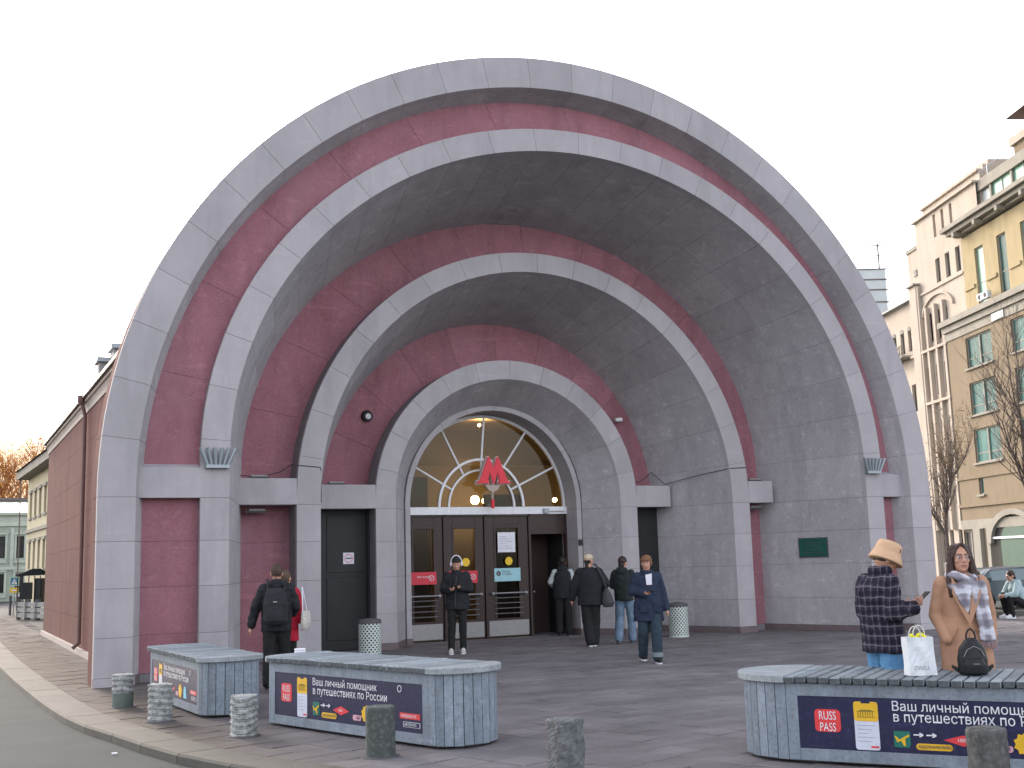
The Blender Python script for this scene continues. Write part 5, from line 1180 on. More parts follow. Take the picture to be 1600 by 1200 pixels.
def cloth(n, c, c2=None, rough=.85, bump=.35, **k): return bpy.data.materials.get(n) or mat(n, c, c2, scale=6, rough=rough, bump=bump, bscale=18, **k)
def person(label, loc, rz, pose={}, H=1.72, head=(0, 0), vox=.010, hands=None, skin=SK, name='person', group=None, face=True):
    t = thing(name, label, 'person', (loc[0], loc[1], loc[2] if len(loc) > 2 else .002), rz, group)
    k = H / 1.72; J = {a: Vector(b) for a, b in {**POSE, **pose}.items()}
    t.scale = (k, k, k)
    Mh = rot_head(J['head'] + Vector((0, 0, .0)), *head)
    mb = MB(); head_prims(mb, Mh)
    mb.cap(J['neck'] + Vector((0, .0, -.04)), J['head'] + Vector((0, -.015, -.03)), .056, .052, 12)
    p, c = J['pelvis'], J['chest']; ax = (c - p)
    mb.ell(c + Vector((0, 0, -.03)), (.145, .09, .15), 16, 10).ell(p, (.15, .105, .12), 16, 10).cap(p, c, .10, .105, 12)
    for s in 'RL':
        mb.cap(c + Vector((0, 0, .08)), J['sh' + s] + Vector((0, 0, -.02)), .05, .042, 10).cap(J['sh' + s], J['el' + s], .046, .038, 10).cap(J['el' + s], J['wr' + s], .037, .025, 10)
        mb.cap(J['hip' + s], J['kn' + s], .078, .054, 10).cap(J['kn' + s], J['an' + s], .052, .034, 10)
        f = J.get('toe' + s); a = J['an' + s]
        d = (J['kn' + s] - a); fd = Vector((0, 1, 0)) if not f else (f - a).normalized()
        mb.cap(a + Vector((0, 0, -.03)), a + Vector((0, .13, -.045)) if not f else f, .032, .026, 8)
        hd = (hands or {}).get(s); w = J['wr' + s]
        if hd != 'none':
            d_, pl_ = (hd[0], hd[1]) if hd else ((J['wr' + s] - J['el' + s]), Vector((1 if s == 'L' else -1, 0, 0)))
            hand(mb, w, d_, pl_, 1 if s == 'R' else -1, curl=hd[2] if hd and len(hd) > 2 else .35)
    body = lump(mb, 'body', skin, t, vox, 2)
    if face: face_parts(body, Mh)
    return t, J, Mh, body
def sleeves(mb, J, r=(.075, .062, .050), cut=1.):
    for s in 'RL':
        e = J['wr' + s]; el = J['el' + s]; w = el.lerp(e, cut)
        mb.cap(J['sh' + s] + Vector((0, 0, -.005)), el, r[0], r[1], 12).cap(el, w, r[1], r[2], 12)
def torso(mb, J, hem=.80, w=(.215, .19, .20), d=(.135, .125, .13), flare=1., neck=.075):
    c, p = J['chest'], J['pelvis']; n = J['neck']
    mb.loft([(p.x, p.y, hem, w[2] * flare, d[2] * flare), (p.x, p.y, max(hem + .05, p.z), w[2] * (1 + (flare - 1) * .5), d[2] * (1 + (flare - 1) * .5)), ((p.x + c.x) / 2, (p.y + c.y) / 2, (p.z + c.z) / 2, w[1], d[1]), (c.x, c.y, c.z, w[0] * .97, d[0]), (c.x, c.y, c.z + .09, w[0] * .90, d[0] * .93), (c.x * .5 + n.x * .5, c.y * .5 + n.y * .5, n.z - .055, w[0] * .66, d[0] * .78), (n.x, n.y, n.z - .02, .10, .085), (n.x, n.y, n.z + .02, neck, neck)], 24)
def trousers(mb, J, r=(.095, .075, .065), top=None):
    p = J['pelvis']; mb.ell(p + Vector((0, 0, .0)), (.165, .118, .11), 16, 10)
    for s in 'RL': mb.cap(J['hip' + s], J['kn' + s], r[0], r[1], 12).cap(J['kn' + s], J['an' + s] + Vector((0, 0, .01)), r[1], r[2], 12)
def shoe(t, J, s, m, sole, L_=.27):
    a = J['an' + s]; f = J.get('toe' + s); y = (f - a) if f else Vector((0, 1, -.0)); yy = Vector((y.x, y.y, y.z)).normalized()
    q = Vector((0, 1, 0)).rotation_difference(yy).to_matrix().to_4x4(); Mx = Matrix.Translation(a) @ q
    mb = MB().ell((0, .10, -.042), (.048, .10, .034), 14, 8).ell((0, -.015, -.025), (.042, .06, .045), 12, 8).ell((0, .04, -.02), (.042, .07, .045), 12, 8).xf(Mx)
    o = lump(mb, 'shoe', m, t, .009, 2)
    MB().loft([(0, .055, -.083, .047, .132), (0, .055, -.060, .050, .136)], 18).xf(Mx).build('sole', sole, o, smooth=False)
def hairm(c): return mat('hair%g' % c[0], c, tuple(v * .6 for v in c), scale=30, rough=.55, bump=.6, bscale=60, stretch=(1, 1, .15)) if not bpy.data.materials.get('hair%g' % c[0]) else bpy.data.materials['hair%g' % c[0]]
def phone(t, P, d=(0, 0, 0), name='phone'):
    o = MB().box((-.036, -.075, -.004), (.036, .075, .004)).build('phone', M['darkdoor'], None, bevel=.003); return o
BLK = cloth('black_jacket_cloth', (.018, .019, .023), (.010, .011, .014)); TRB = cloth('black_trousers_cloth', (.014, .014, .016), (.009, .009, .010))
RF = rad(-26.5); RT = rad(153.5)
# 1 man with backpack, walking away at left
wk = dict(anL=(-.10, -.20, .12), knL=(-.10, .0, .50), anR=(.10, .12, .085), knR=(.10, .12, .50))
t, J, Mh, b = person('man in black hooded jacket with backpack walking away at left', (-6.17, -2.2), RF + .15, {**wk, 'elL': (-.28, -.02, 1.14), 'wrL': (-.34, .02, .88), 'shR': (.165, 0, 1.372), 'elR': (.26, .02, 1.13), 'wrR': (.20, .20, 1.02)}, 1.68, (.0, 0))
mb = MB(); torso(mb, J, .80, (.225, .205, .205), (.15, .14, .14)); sleeves(mb, J, (.09, .072, .06), .95); mb.ell((0, -.10, 1.44), (.13, .07, .075), 12, 8); lump(mb, 'jacket', BLK, t, .012, 3, .037, .07)
mb = MB(); trousers(mb, J, (.105, .085, .078)); lump(mb, 'trousers', TRB, t, .012, 3, .02, .09)
for s in 'RL': shoe(t, J, s, M['darkdoor'], M['joint'])
mb = MB().ell((0, -.025, .05), (.081, .090, .092), 14, 10).ell((0, -.03, .02), (.080, .083, .075), 12, 8).xf(Mh); lump(mb, 'hair', hairm((.07, .042, .03)), t, .008, 2, .008, .02)
bpk = thing('backpack', 'black backpack worn by the man walking away at left', 'backpack', t.location, t.rotation_euler.z)
lump(MB().loft([(0, -.23, .88, .15, .075), (0, -.24, .93, .165, .09), (0, -.24, 1.15, .165, .095), (0, -.22, 1.30, .14, .07), (0, -.20, 1.36, .07, .04)], 20), 'main_pouch', cloth('pack_cloth', (.022, .023, .027)), bpk, .012, 4, .02, .06)
lump(MB().loft([(0, -.32, .92, .11, .04), (0, -.325, 1.0, .12, .045), (0, -.315, 1.12, .10, .035)], 16), 'front_pocket', cloth('pack_cloth', (.022, .023, .027)), bpk, .01, 3); MB().box((-.025, -.345, 1.17), (.025, -.325, 1.185)).build('badge', M['steel'], bpk)
for s in (-1, 1): MB().path([(s * .10, -.15, 1.32), (s * .12, -.02, 1.46), (s * .12, .12, 1.38), (s * .13, .13, 1.15), (s * .14, -.0, .98), (s * .13, -.16, .94)], .018, 6).build('shoulder_strap', M['darkdoor'], bpk)
# 2 woman in red just beyond him
RED = cloth('red_wool', (.42, .015, .035), (.36, .01, .03))
t, J, Mh, b = person('woman in red coat hidden behind the man with the backpack', (-5.91, -1.68), RF - .2, {'elR': (.24, -.02, 1.14), 'wrR': (.25, .04, .93)}, 1.60)
mb = MB(); torso(mb, J, .66, (.20, .175, .19), (.13, .12, .14), 1.1); sleeves(mb, J, (.078, .062, .05), .95); lump(mb, 'coat', RED, t, .013, 3, .027, .08)
mb = MB(); trousers(mb, J, (.085, .065, .055)); lump(mb, 'trousers', TRB, t, .013, 3)
for s in 'RL': shoe(t, J, s, M['darkdoor'], M['joint'])
mb = MB().ell((0, -.025, .045), (.084, .095, .095), 14, 10).loft([(0, -.05, -.12, .06, .05), (0, -.045, .02, .08, .07)], 14).xf(Mh); lump(mb, 'hair', hairm((.10, .06, .04)), t, .01, 2)
tb = thing('tote_bag', 'white cloth tote bag hanging at the arm of the woman in red', 'bag', (-5.91, -1.68, 0), RF - .2)
mb = MB().loft([(.30, .0, .78, .035, .13), (.31, .0, .86, .05, .15), (.30, .0, 1.02, .035, .12)], 16); lump(mb, 'bag_body', cloth('tote_cloth', (.55, .52, .47)), tb, .01, 3, .02, .05); MB().path([(.30, -.1, 1.02), (.26, -.02, 1.35), (.28, .1, 1.02)], .01, 6).build('strap', M['paper'], tb)
# 3 man with headphones before the doors
ph_pose = dict(elR=(.245, .02, 1.13), wrR=(.10, .24, 1.12), elL=(-.245, .02, 1.13), wrL=(-.07, .23, 1.16), anR=(.12, .03, .085), anL=(-.09, -.05, .085), knL=(-.09, .0, .49))
hd = {'R': ((-.6, .6, .3), (0, -.2, 1), .5), 'L': ((.6, .5, .2), (0, -.2, 1), .6)}
t, J, Mh, b = person('man in black with white headphones looking at his phone before the doors', (-1.82, 1.70), RT, ph_pose, 1.74, (0, -.35), hands=hd)
mb = MB(); torso(mb, J, .78, (.22, .20, .21), (.14, .13, .135), 1.05, .08); sleeves(mb, J, (.088, .07, .055), .93); lump(mb, 'jacket', BLK, t, .012, 3, .040, .08)
MB().path([(.0, .15, 1.36), (.015, .155, 1.1), (.03, .15, .82)], .005, 5).build('zip', M['joint'], t)
mb = MB(); trousers(mb, J, (.095, .072, .06)); lump(mb, 'trousers', TRB, t, .012, 3, .015, .08)
for s in 'RL': shoe(t, J, s, cloth('cream_sneaker', (.58, .54, .50)), M['white'])
mb = MB().ell((0, -.02, .06), (.083, .098, .085), 14, 10).ell((0, .05, .075), (.07, .05, .03), 10, 8).xf(Mh); lump(mb, 'cap', hairm((.02, .016, .015)), t, .009, 2)
hp = thing('headphones', 'white over-ear headphones on the man in black', 'headphones', t.location, RT); hp.scale = t.scale
MB().path([tuple(Mh @ Vector((.098 * math.cos(PI * i / 12), -.01, .02 + .145 * math.sin(PI * i / 12)))) for i in range(13)], .011, 8).build('band', M['paper'], hp, smooth=True)
for s in (-1, 1): MB().ell((s * .094, 0, -.0), (.024, .036, .042), 12, 8).xf(Mh).build('ear_cup', M['paper'], hp, smooth=True)
o = phone(t, None); o.location = t.matrix_basis @ Vector((.01, .31, 1.17)); o.rotation_euler = (rad(50), 0, RT + .1); tag(o, 'black phone held by the man with headphones', 'phone')
# 4 teenager walking towards the camera
NAV = cloth('navy_parka', (.022, .032, .062), (.014, .02, .04)); DEN = cloth('dark_denim', (.030, .05, .068), (.02, .034, .048))
t, J, Mh, b = person('teenager with auburn hair in long navy parka walking with a phone', (-.30, -2.27), RT + .1, dict(elR=(.25, -.02, 1.13), wrR=(.10, .24, 1.10), wrL=(-.29, .05, .84), elL=(-.25, -.03, 1.12), anR=(.09, -.14, .12), knR=(.10, .03, .5), anL=(-.09, .14, .085), knL=(-.09, .14, .48)), 1.66, (-.35, -.1), hands={'R': ((-.5, .7, .1), (0, -.3, 1), .4)})
mb = MB(); torso(mb, J, .66, (.21, .205, .23), (.14, .14, .15), 1.08, .085); sleeves(mb, J, (.085, .072, .06), .93); mb.ell((0, -.09, 1.43), (.12, .06, .07), 12, 8); lump(mb, 'parka', NAV, t, .012, 3, .037, .09)
for s in (-1, 1): lump(MB().loft([(s * .11, .15, .80, .065, .02), (s * .11, .155, .93, .065, .022)], 12), 'pocket', NAV, t, .01, 2)
MB().prism([(-.045, 1.24), (.045, 1.24), (.055, 1.40), (-.05, 1.42)], .15, .158, 'y').build('white_shirt', M['paper'], t)
mb = MB(); trousers(mb, J, (.10, .088, .082)); lump(mb, 'jeans', DEN, t, .012, 3, .02, .08)
for s in 'RL':
    a = J['an' + s]; MB().tube(a + Vector((0, 0, .02)), a + Vector((0, 0, .09)), .088, .088, 16).build('turned_cuff', cloth('cuff_denim', (.22, .25, .27)), t); shoe(t, J, s, cloth('black_canvas', (.015, .015, .018)), M['white'])
mb = MB().ell((0, -.02, .055), (.088, .100, .092), 14, 10).ell((-.0, .075, .072), (.07, .03, .028), 12, 8)
for a in (-70, -45, -20, 20, 45, 70, 110, 150, 200, 250): mb.ell((.07 * math.sin(rad(a)), .055 * math.cos(rad(a)) - .02, .03 + .03 * math.sin(a)), (.03, .03, .045), 8, 6)
mb.xf(Mh); lump(mb, 'hair', hairm((.21, .10, .05)), t, .007, 1, .03, .03)
o = phone(t, None); o.location = t.matrix_basis @ Vector((.03, .34, 1.13)); o.rotation_euler = (rad(15), 0, RT + .6); tag(o, 'dark phone held flat by the teenager in navy parka', 'phone')
# 5 person in cream cap, back view
t, J, Mh, b = person('person in cream cap and oversized black jacket seen from behind', (.78, 1.40), RF - .1, dict(elR=(.30, .0, 1.16), wrR=(.22, .18, 1.02), elL=(-.30, -.0, 1.12), wrL=(-.34, .05, .88), anR=(.05, .05, .085), knR=(.08, .06, .49), anL=(-.02, -.06, .085), knL=(-.07, .0, .49)), 1.72, (-.5, .1), face=False)
mb = MB(); torso(mb, J, .76, (.25, .24, .23), (.165, .16, .15), 1.05, .085); sleeves(mb, J, (.105, .09, .07), .9); lump(mb, 'jacket', BLK, t, .013, 3, .015, .09)
mb = MB(); trousers(mb, J, (.11, .10, .095)); lump(mb, 'trousers', TRB, t, .013, 3, .02, .09)
for s in 'RL': shoe(t, J, s, M['darkdoor'], M['white'])
CAPM = cloth('cream_cap_cloth', (.56, .46, .34)); lump(MB().ell((0, -.01, .075), (.092, .105, .07), 14, 10).xf(Mh), 'cap', CAPM, t, .009, 2); MB().ell((0, .11, .055), (.06, .06, .008), 12, 6).xf(Mh).build('cap_peak', CAPM, t)
lump(MB().ell((0, -.045, .01), (.074, .07, .06), 12, 8).loft([(0, -.07, -.22, .02, .015), (0, -.09, -.10, .035, .03), (0, -.08, .0, .03, .03)], 12).xf(Mh), 'hair', hairm((.02, .016, .014)), t, .009, 2)
sb = thing('shoulder_bag', 'grey bucket bag on the shoulder of the person in cream cap', 'bag', t.location, RF - .1); lump(MB().loft([(.33, -.06, .72, .09, .10), (.34, -.06, .80, .12, .12), (.32, -.05, .94, .09, .09), (.31, -.04, 1.06, .04, .05)], 16), 'bag_body', cloth('grey_bag', (.055, .055, .06)), sb, .011, 3, .015, .06)
MB().path([(.32, -.05, 1.04), (.24, -.13, 1.30), (.14, -.10, 1.50), (.10, .02, 1.52)], .018, 6).build('strap', cloth('grey_bag', (.055, .055, .06)), sb)
# 6 person in dark vest going in
t, J, Mh, b = person('person in dark vest and pale sleeves going in at the open door', (1.93, 4.55), RF, dict(elR=(.25, -.04, 1.14), wrR=(.20, .1, .95), elL=(-.27, -.0, 1.16), wrL=(-.22, .2, 1.06)), 1.70, face=False)
mb = MB(); sleeves(mb, J, (.080, .066, .05), .93); torso(mb, J, 1.0, (.19, .17, .17), (.11, .11, .11)); lump(mb, 'pale_shirt', cloth('pale_shirt_cloth', (.42, .45, .46)), t, .012, 3, .015, .07)
mb = MB(); torso(mb, J, .80, (.225, .215, .215), (.155, .15, .15), 1.0, .09); mb.ell((0, -.09, 1.45), (.12, .06, .08), 12, 8); lump(mb, 'vest', BLK, t, .012, 3, .025, .08)
mb = MB(); trousers(mb, J, (.105, .09, .08)); lump(mb, 'trousers', TRB, t, .012, 3)
for s in 'RL': shoe(t, J, s, M['darkdoor'], M['joint'])
lump(MB().ell((0, -.02, .04), (.090, .102, .105), 14, 10).ell((0, -.04, -.05), (.07, .06, .06), 12, 8).xf(Mh), 'hair', hairm((.02, .016, .014)), t, .01, 2)
# 7 person in black hooded jacket and faded jeans
t, J, Mh, b = person('person in black hooded jacket and faded blue jeans walking to the doors', (1.62, 1.55), RF - .35, dict(pelvis=(0, .0, .93), elR=(.25, -.02, 1.13), wrR=(.20, .12, .95), elL=(-.24, .03, 1.15), wrL=(-.15, .2, 1.08), anR=(.10, .16, .085), knR=(.10, .13, .49), anL=(-.10, -.16, .10), knL=(-.10, -.02, .49)), 1.66, (-.3, -.2), face=False)
mb = MB(); torso(mb, J, .84, (.225, .205, .19), (.155, .145, .14), 1.0, .09); sleeves(mb, J, (.09, .074, .06), .93); mb.ell((0, -.10, 1.43), (.13, .075, .085), 12, 8); lump(mb, 'jacket', cloth('dark_green_black', (.022, .028, .028), (.012, .016, .017)), t, .012, 4, .03, .08)
mb = MB(); trousers(mb, J, (.10, .085, .085)); lump(mb, 'jeans', cloth('faded_denim', (.16, .22, .30), (.07, .11, .16)), t, .012, 3, .025, .09)
for s in 'RL': shoe(t, J, s, M['darkdoor'], M['joint'])
lump(MB().ell((0, -.02, .045), (.088, .102, .1), 14, 10).ell((0, -.05, -.04), (.07, .05, .06), 12, 8).xf(Mh), 'hair', hairm((.04, .025, .022)), t, .01, 2)
# 8 man in bucket hat (faces right), behind the right bench
def plaid(name, base, dark, light, sx, axes='XZ', thin=.1, wide=.3):
    m = bpy.data.materials.new(name); m.use_nodes = True; nt = m.node_tree; N = nt.nodes; L = nt.links; b = N['Principled BSDF']; b.inputs['Roughness'].default_value = .95; b.inputs['Specular IOR Level'].default_value = .15
    tc = N.new('ShaderNodeTexCoord'); n = N.new('ShaderNodeTexNoise'); n.inputs['Scale'].default_value = 5; L.new(tc.outputs['Object'], n.inputs['Vector'])
    ad = N.new('ShaderNodeMixRGB'); ad.blend_type = 'ADD'; ad.inputs['Fac'].default_value = .05; L.new(tc.outputs['Object'], ad.inputs['Color1']); L.new(n.outputs['Color'], ad.inputs['Color2'])
    sp = N.new('ShaderNodeSeparateXYZ'); L.new(ad.outputs[0], sp.inputs[0])
    xy = N.new('ShaderNodeMath'); xy.operation = 'ADD'; L.new(sp.outputs[0], xy.inputs[0]); L.new(sp.outputs[1], xy.inputs[1])
    def stripes(src, wid, ph):
        a = N.new('ShaderNodeMath'); a.operation = 'MULTIPLY_ADD'; a.inputs[1].default_value = sx; a.inputs[2].default_value = ph; L.new(src, a.inputs[0])
        f = N.new('ShaderNodeMath'); f.operation = 'FRACT'; L.new(a.outputs[0], f.inputs[0])
        s = N.new('ShaderNodeMath'); s.operation = 'SUBTRACT'; s.inputs[1].default_value = .5; L.new(f.outputs[0], s.inputs[0]); ab = N.new('ShaderNodeMath'); ab.operation = 'ABSOLUTE'; L.new(s.outputs[0], ab.inputs[0])
        mr = N.new('ShaderNodeMapRange'); mr.inputs[1].default_value = wid; mr.inputs[2].default_value = wid * .5; L.new(ab.outputs[0], mr.inputs[0]); return mr.outputs[0]
    col = None
    cur = N.new('ShaderNodeRGB'); cur.outputs[0].default_value = (*base, 1); col = cur.outputs[0]
    for src in (xy.outputs[0], sp.outputs[2]):
        for wid, ph, c, f in ((wide, .0, dark, .55), (thin, .42, light, .6)):
            mx = N.new('ShaderNodeMixRGB'); mx.inputs['Color2'].default_value = (*c, 1); mu = N.new('ShaderNodeMath'); mu.operation = 'MULTIPLY'; mu.inputs[1].default_value = f
            L.new(stripes(src, wid, ph), mu.inputs[0]); L.new(mu.outputs[0], mx.inputs['Fac']); L.new(col, mx.inputs['Color1']); col = mx.outputs[0]
    L.new(col, b.inputs['Base Color'])
    bn = N.new('ShaderNodeTexNoise'); bn.inputs['Scale'].default_value = 20; bp = N.new('ShaderNodeBump'); bp.inputs['Strength'].default_value = .4; bp.inputs['Distance'].default_value = .01; L.new(tc.outputs['Object'], bn.inputs['Vector']); L.new(bn.outputs['Fac'], bp.inputs['Height']); L.new(bp.outputs[0], b.inputs['Normal'])
    return m
RR = rad(-116.5) + .25
t, J, Mh, b = person('man in tan bucket hat and dark plaid shirt looking down at a phone', (-3.23, -10.38), RR, dict(chest=(0, -.03, 1.26), neck=(0, .0, 1.44), head=(0, .07, 1.55), shR=(.168, -.02, 1.37), elR=(.24, -.04, 1.12), wrR=(.12, .25, 1.17), shL=(-.168, -.02, 1.37), elL=(-.23, -.02, 1.12), wrL=(-.06, .27, 1.16), knR=(.10, .03, .49)), 1.70, (0, -.42), vox=.007, hands={'R': ((-.35, .85, .35), (-.6, -.2, .7), .6), 'L': ((.2, .9, .3), (.5, 0, .8), .7)})
PL = plaid('dark_plaid_flannel', (.030, .026, .045), (.010, .009, .016), (.15, .13, .15), 12.5, thin=.09, wide=.26)
mb = MB(); torso(mb, J, .80, (.235, .225, .225), (.165, .155, .15), 1.03, .075); sleeves(mb, J, (.092, .078, .062), .88); mb.cap((-.05, .03, 1.46), (.05, .03, 1.46), .06, .06, 10); lump(mb, 'plaid_shirt', PL, t, .009, 5, .035, .09)
MB().loft([(0, -.0, 1.43, .085, .085), (0, .0, 1.475, .088, .09), (0, .01, 1.51, .08, .085)], 20).build('collar', PL, t, smooth=True)
mb = MB(); trousers(mb, J, (.108, .095, .09)); lump(mb, 'jeans', cloth('bright_blue_denim', (.10, .24, .42), (.07, .18, .33)), t, .010, 3, .025, .09)
for s in 'RL': shoe(t, J, s, M['white'], M['white'])
HATM = cloth('tan_corduroy', (.58, .37, .235), (.52, .33, .20))
h = MB().loft([(0, -.0, .035, .096, .108), (0, -.0, .045, .112, .125), (0, 0, .06, .106, .118), (0, 0, .13, .102, .112), (0, 0, .162, .090, .100), (0, 0, .173, .05, .06)], 28).loft([(0, .005, -.008, .134, .148), (0, .005, -.002, .138, .152), (0, 0, .066, .110, .122), (0, 0, .054, .098, .110)], 28)
hat = thing('bucket_hat', 'tan bucket hat worn by the man in the plaid shirt', 'hat', t.location, RR); hat.scale = t.scale
lump(h.xf(Mh), 'crown_and_brim', HATM, hat, .008, 3, .006, .05)
MB().box((.0, .0, 0), (.03, .005, .03)).xf(Mh @ Matrix.Translation((.070, .073, .095)) @ Matrix.Rotation(rad(-45), 4, 'Z')).build('square_patch', M['joint'], hat)
MB().box((.009, .004, .009), (.021, .008, .021)).xf(Mh @ Matrix.Translation((.070, .073, .095)) @ Matrix.Rotation(rad(-45), 4, 'Z')).build('patch_centre', HATM, hat)
lump(MB().ell((0, -.035, .01), (.080, .08, .055), 12, 8).xf(Mh), 'hair', hairm((.09, .06, .045)), t, .008, 2)
o = phone(t, None); o.location = t.matrix_basis @ Vector((.03, .38, 1.235)); o.rotation_euler = (rad(38), 0, RR); tag(o, 'phone held up by the man in bucket hat', 'phone')
# 9 woman in camel coat
RW = RT - .12
t, J, Mh, b = person('woman in camel coat and checked scarf standing behind the right bench', (-2.84, -10.89), RW, dict(shR=(.155, 0, 1.385), shL=(-.155, 0, 1.385), elR=(.215, -.05, 1.12), wrR=(.165, .10, .93), elL=(-.215, -.05, 1.10), wrL=(-.185, .05, .88), head=(0, .015, 1.575)), 1.67, (.10, .06), vox=.006, hands={'R': 'none', 'L': 'none'})
CO = cloth('camel_wool', (.40, .225, .145), (.36, .20, .128), rough=.95, bump=.2)
mb = MB(); torso(mb, J, .45, (.175, .160, .195), (.125, .12, .14), 1.12, .065); sleeves(mb, J, (.068, .060, .050), .98); mb.ell((.165, .09, .925), (.042, .04, .045), 10, 8)
lump(mb, 'coat', CO, t, .008, 3, .014, .12)
for s in (1, -1):      # lapels crossing over
    pts = [(s * .10, .11, 1.43), (s * .115, .145, 1.30), (s * .03, .165, 1.10), (-s * .01, .165, 1.02), (s * .0, .163, 1.12), (s * .05, .14, 1.34)]
    fixn(MB().add([Vector(p) for p in pts] + [Vector(p) + Vector((0, .014, 0)) for p in pts], [tuple(range(6)), tuple(range(11, 5, -1))] + [(i, 6 + i, 6 + (i + 1) % 6, (i + 1) % 6) for i in range(6)]).build('lapel', CO, t, smooth=False))
MB().path([(.0, .158, 1.03), (.03, .165, .8), (.03, .17, .55)], .004, 4).build('coat_edge', cloth('camel_dark', (.25, .13, .075)), t); MB().path([(.085, .142, 1.02), (.15, .137, .90)], .005, 4).build('pocket_seam', cloth('camel_dark', (.25, .13, .075)), t)
for z in (1.0, .86): MB().tube((-.06, .155, z), (-.06, .168, z), .013, n=12).build('button', cloth('camel_dark', (.25, .13, .075)), t)
mb = MB(); trousers(mb, J, (.085, .062, .05)); lump(mb, 'trousers', TRB, t, .012, 3)
for s in 'RL': shoe(t, J, s, M['darkdoor'], M['joint'])
SCM = plaid('checked_scarf', (.40, .38, .42), (.10, .085, .11), (.62, .62, .68), 6.0, thin=.18, wide=.22)
sc = MB()
for i in range(24): a0, a1 = 2 * PI * i / 24, 2 * PI * (i + 1) / 24; sc.cap((.092 * math.cos(a0), .025 + .098 * math.sin(a0), 1.44 + .025 * math.sin(a0 * 2) - .03 * math.sin(a0)), (.092 * math.cos(a1), .025 + .098 * math.sin(a1), 1.44 + .025 * math.sin(a1 * 2) - .03 * math.sin(a1)), .040, .040, 8)
for i in range(24): a0, a1 = 2 * PI * i / 24, 2 * PI * (i + 1) / 24; sc.cap((.11 * math.cos(a0), .03 + .105 * math.sin(a0), 1.385 - .045 * math.sin(a0)), (.11 * math.cos(a1), .03 + .105 * math.sin(a1), 1.385 - .045 * math.sin(a1)), .032, .032, 8)
for k in range(5): sc.cap((.09 - k * .03, .13, 1.36), (.055 - k * .012, .165, 1.24 - .02 * k), .026, .016, 8)
scarf = thing('scarf', 'grey and white checked scarf worn by the woman in camel coat', 'scarf', t.location, RW); scarf.scale = t.scale
lump(sc, 'neck_wrap', SCM, scarf, .008, 3, .02, .04)
en = MB()
for k in range(4):
    x = -.075 - k * .03; en.cap((x + .02, .135 - k * .006, 1.38), (x, .150 - k * .008, 1.15), .024, .02, 8).cap((x, .150 - k * .008, 1.15), (x - .02, .160 - k * .008, .93), .02, .022, 8)
lump(en, 'hanging_end', SCM, scarf, .008, 3, .022, .04)
fg = MB(); 
for k in range(26): x = -.085 - k * .0048; fg.tube((x, .155 - k * .001, .93), (x + U(-.012, .012), .16 + U(-.012, .012), .85 + U(-.02, .02)), .0035, .002, 4)
fg.build('fringe', cloth('fringe_yarn', (.30, .22, .24)), scarf)['kind'] = 'stuff'
HR = hairm((.055, .028, .024)); hm = MB().ell((0, -.03, .045), (.090, .094, .094), 16, 12).ell((0, -.05, -.02), (.086, .07, .09), 14, 10)
for s in (-1, 1):
    hm.cap((s * .075, .02, .055), (s * .088, .015, -.06), .026, .034, 10).cap((s * .088, .015, -.06), (s * .105, .03, -.20), .036, .034, 10).cap((s * .105, .03, -.20), (s * .115, .045, -.30), .034, .018, 10)
    for k in range(5): a = (k / 4); hm.cap((s * (.01 + .02 * k), .058 - .012 * k, .125 - .008 * k), (s * (.07 + .006 * k), .05 - .01 * k, .02), .013, .014, 6)
hm.cap((0, -.07, -.02), (0, -.085, -.26), .07, .055, 12); lump(hm.xf(Mh), 'hair', HR, t, .007, 3, .012, .03)
gl = MB()
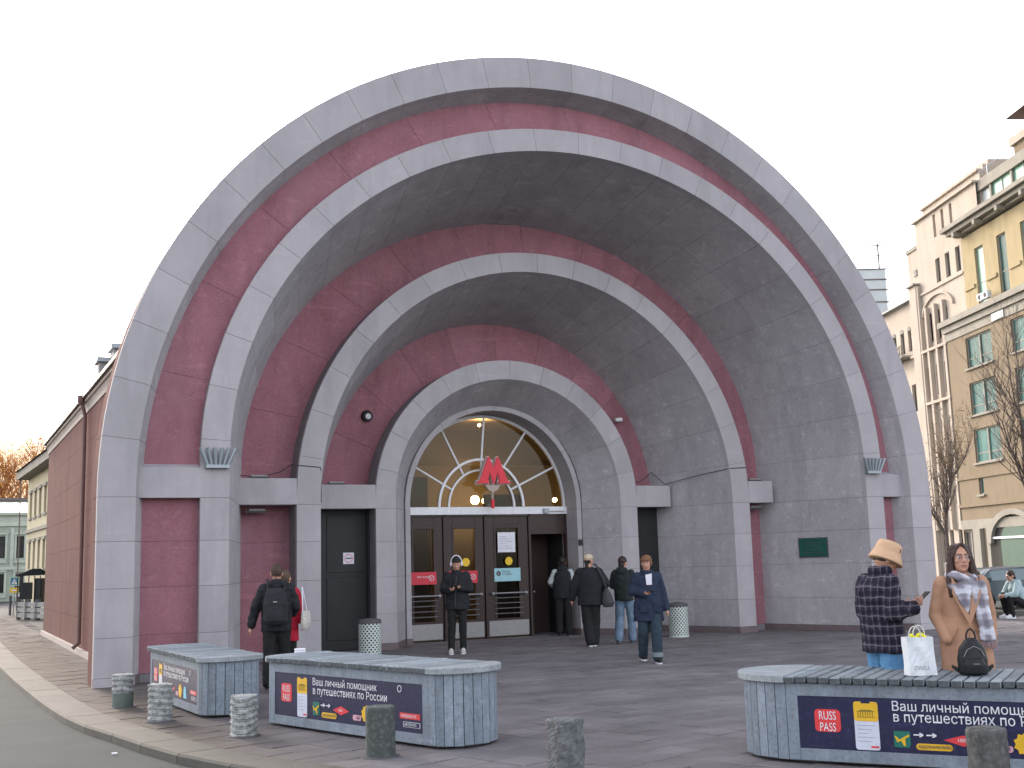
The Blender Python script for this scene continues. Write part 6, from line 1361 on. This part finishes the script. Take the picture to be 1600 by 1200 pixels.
for s in (-1, 1):
    for i in range(14): a0, a1 = 2 * PI * i / 14, 2 * PI * (i + 1) / 14; gl.tube((s * .032 + .023 * math.cos(a0), .101, .010 + .020 * math.sin(a0)), (s * .032 + .023 * math.cos(a1), .101, .010 + .020 * math.sin(a1)), .0011, n=4)
    gl.tube((s * .055, .10, .014), (s * .08, .0, .016), .0011, n=4)
gl.tube((-.009, .103, .014), (.009, .103, .014), .0011, n=4)
g = thing('eyeglasses', 'thin round glasses on the woman in camel coat', 'glasses', t.location, RW); g.scale = t.scale; gl.xf(Mh).build('frame', M['steel'], g)
# 10, 11 two people crouching on the kerb far right
sit = dict(pelvis=(0, -.05, .34), chest=(0, .10, .66), neck=(0, .15, .84), head=(0, .20, .95), shR=(.17, .13, .80), shL=(-.17, .13, .80), elR=(.24, .25, .56), elL=(-.24, .25, .56), wrR=(.12, .42, .50), wrL=(-.12, .42, .52),
           hipR=(.10, -.03, .32), knR=(.14, .36, .52), anR=(.12, .30, .09), hipL=(-.10, -.03, .32), knL=(-.14, .36, .52), anL=(-.12, .30, .09))
def crouch(label, loc, rz, jm, tm_, hair, hm=.0):
    t, J, Mh, b = person(label, loc, rz, sit, 1.72, (hm, -.3))
    mb = MB(); mb.cap(J['pelvis'] + Vector((0, 0, .05)), J['chest'], .175, .17, 14).cap(J['chest'], J['neck'], .16, .08, 12); sleeves(mb, J, (.088, .074, .058), .93); lump(mb, 'jacket', jm, t, .013, 3, .03, .08)
    mb = MB().ell(J['pelvis'], (.17, .15, .13), 14, 10)
    for s in 'RL': mb.cap(J['hip' + s], J['kn' + s], .10, .08, 12).cap(J['kn' + s], J['an' + s], .08, .065, 12)
    lump(mb, 'trousers', tm_, t, .013, 3)
    for s in 'RL': shoe(t, J, s, M['white'], M['white'])
    lump(MB().ell((0, -.02, .045), (.088, .10, .1), 14, 10).ell((0, -.05, -.04), (.08, .06, .08), 12, 8).xf(Mh), 'hair', hair, t, .01, 2); return t
crouch('person with dark hair and black coat crouching left of the pale jacket', (11.55, 1.75), rad(75), BLK, TRB, hairm((.02, .016, .014)), -.3)
crouch('person in pale blue jacket crouching at the right edge on the kerb', (12.05, 1.2), rad(70), cloth('pale_blue_jacket', (.36, .46, .48), (.28, .37, .39)), TRB, hairm((.055, .028, .024)), .0)
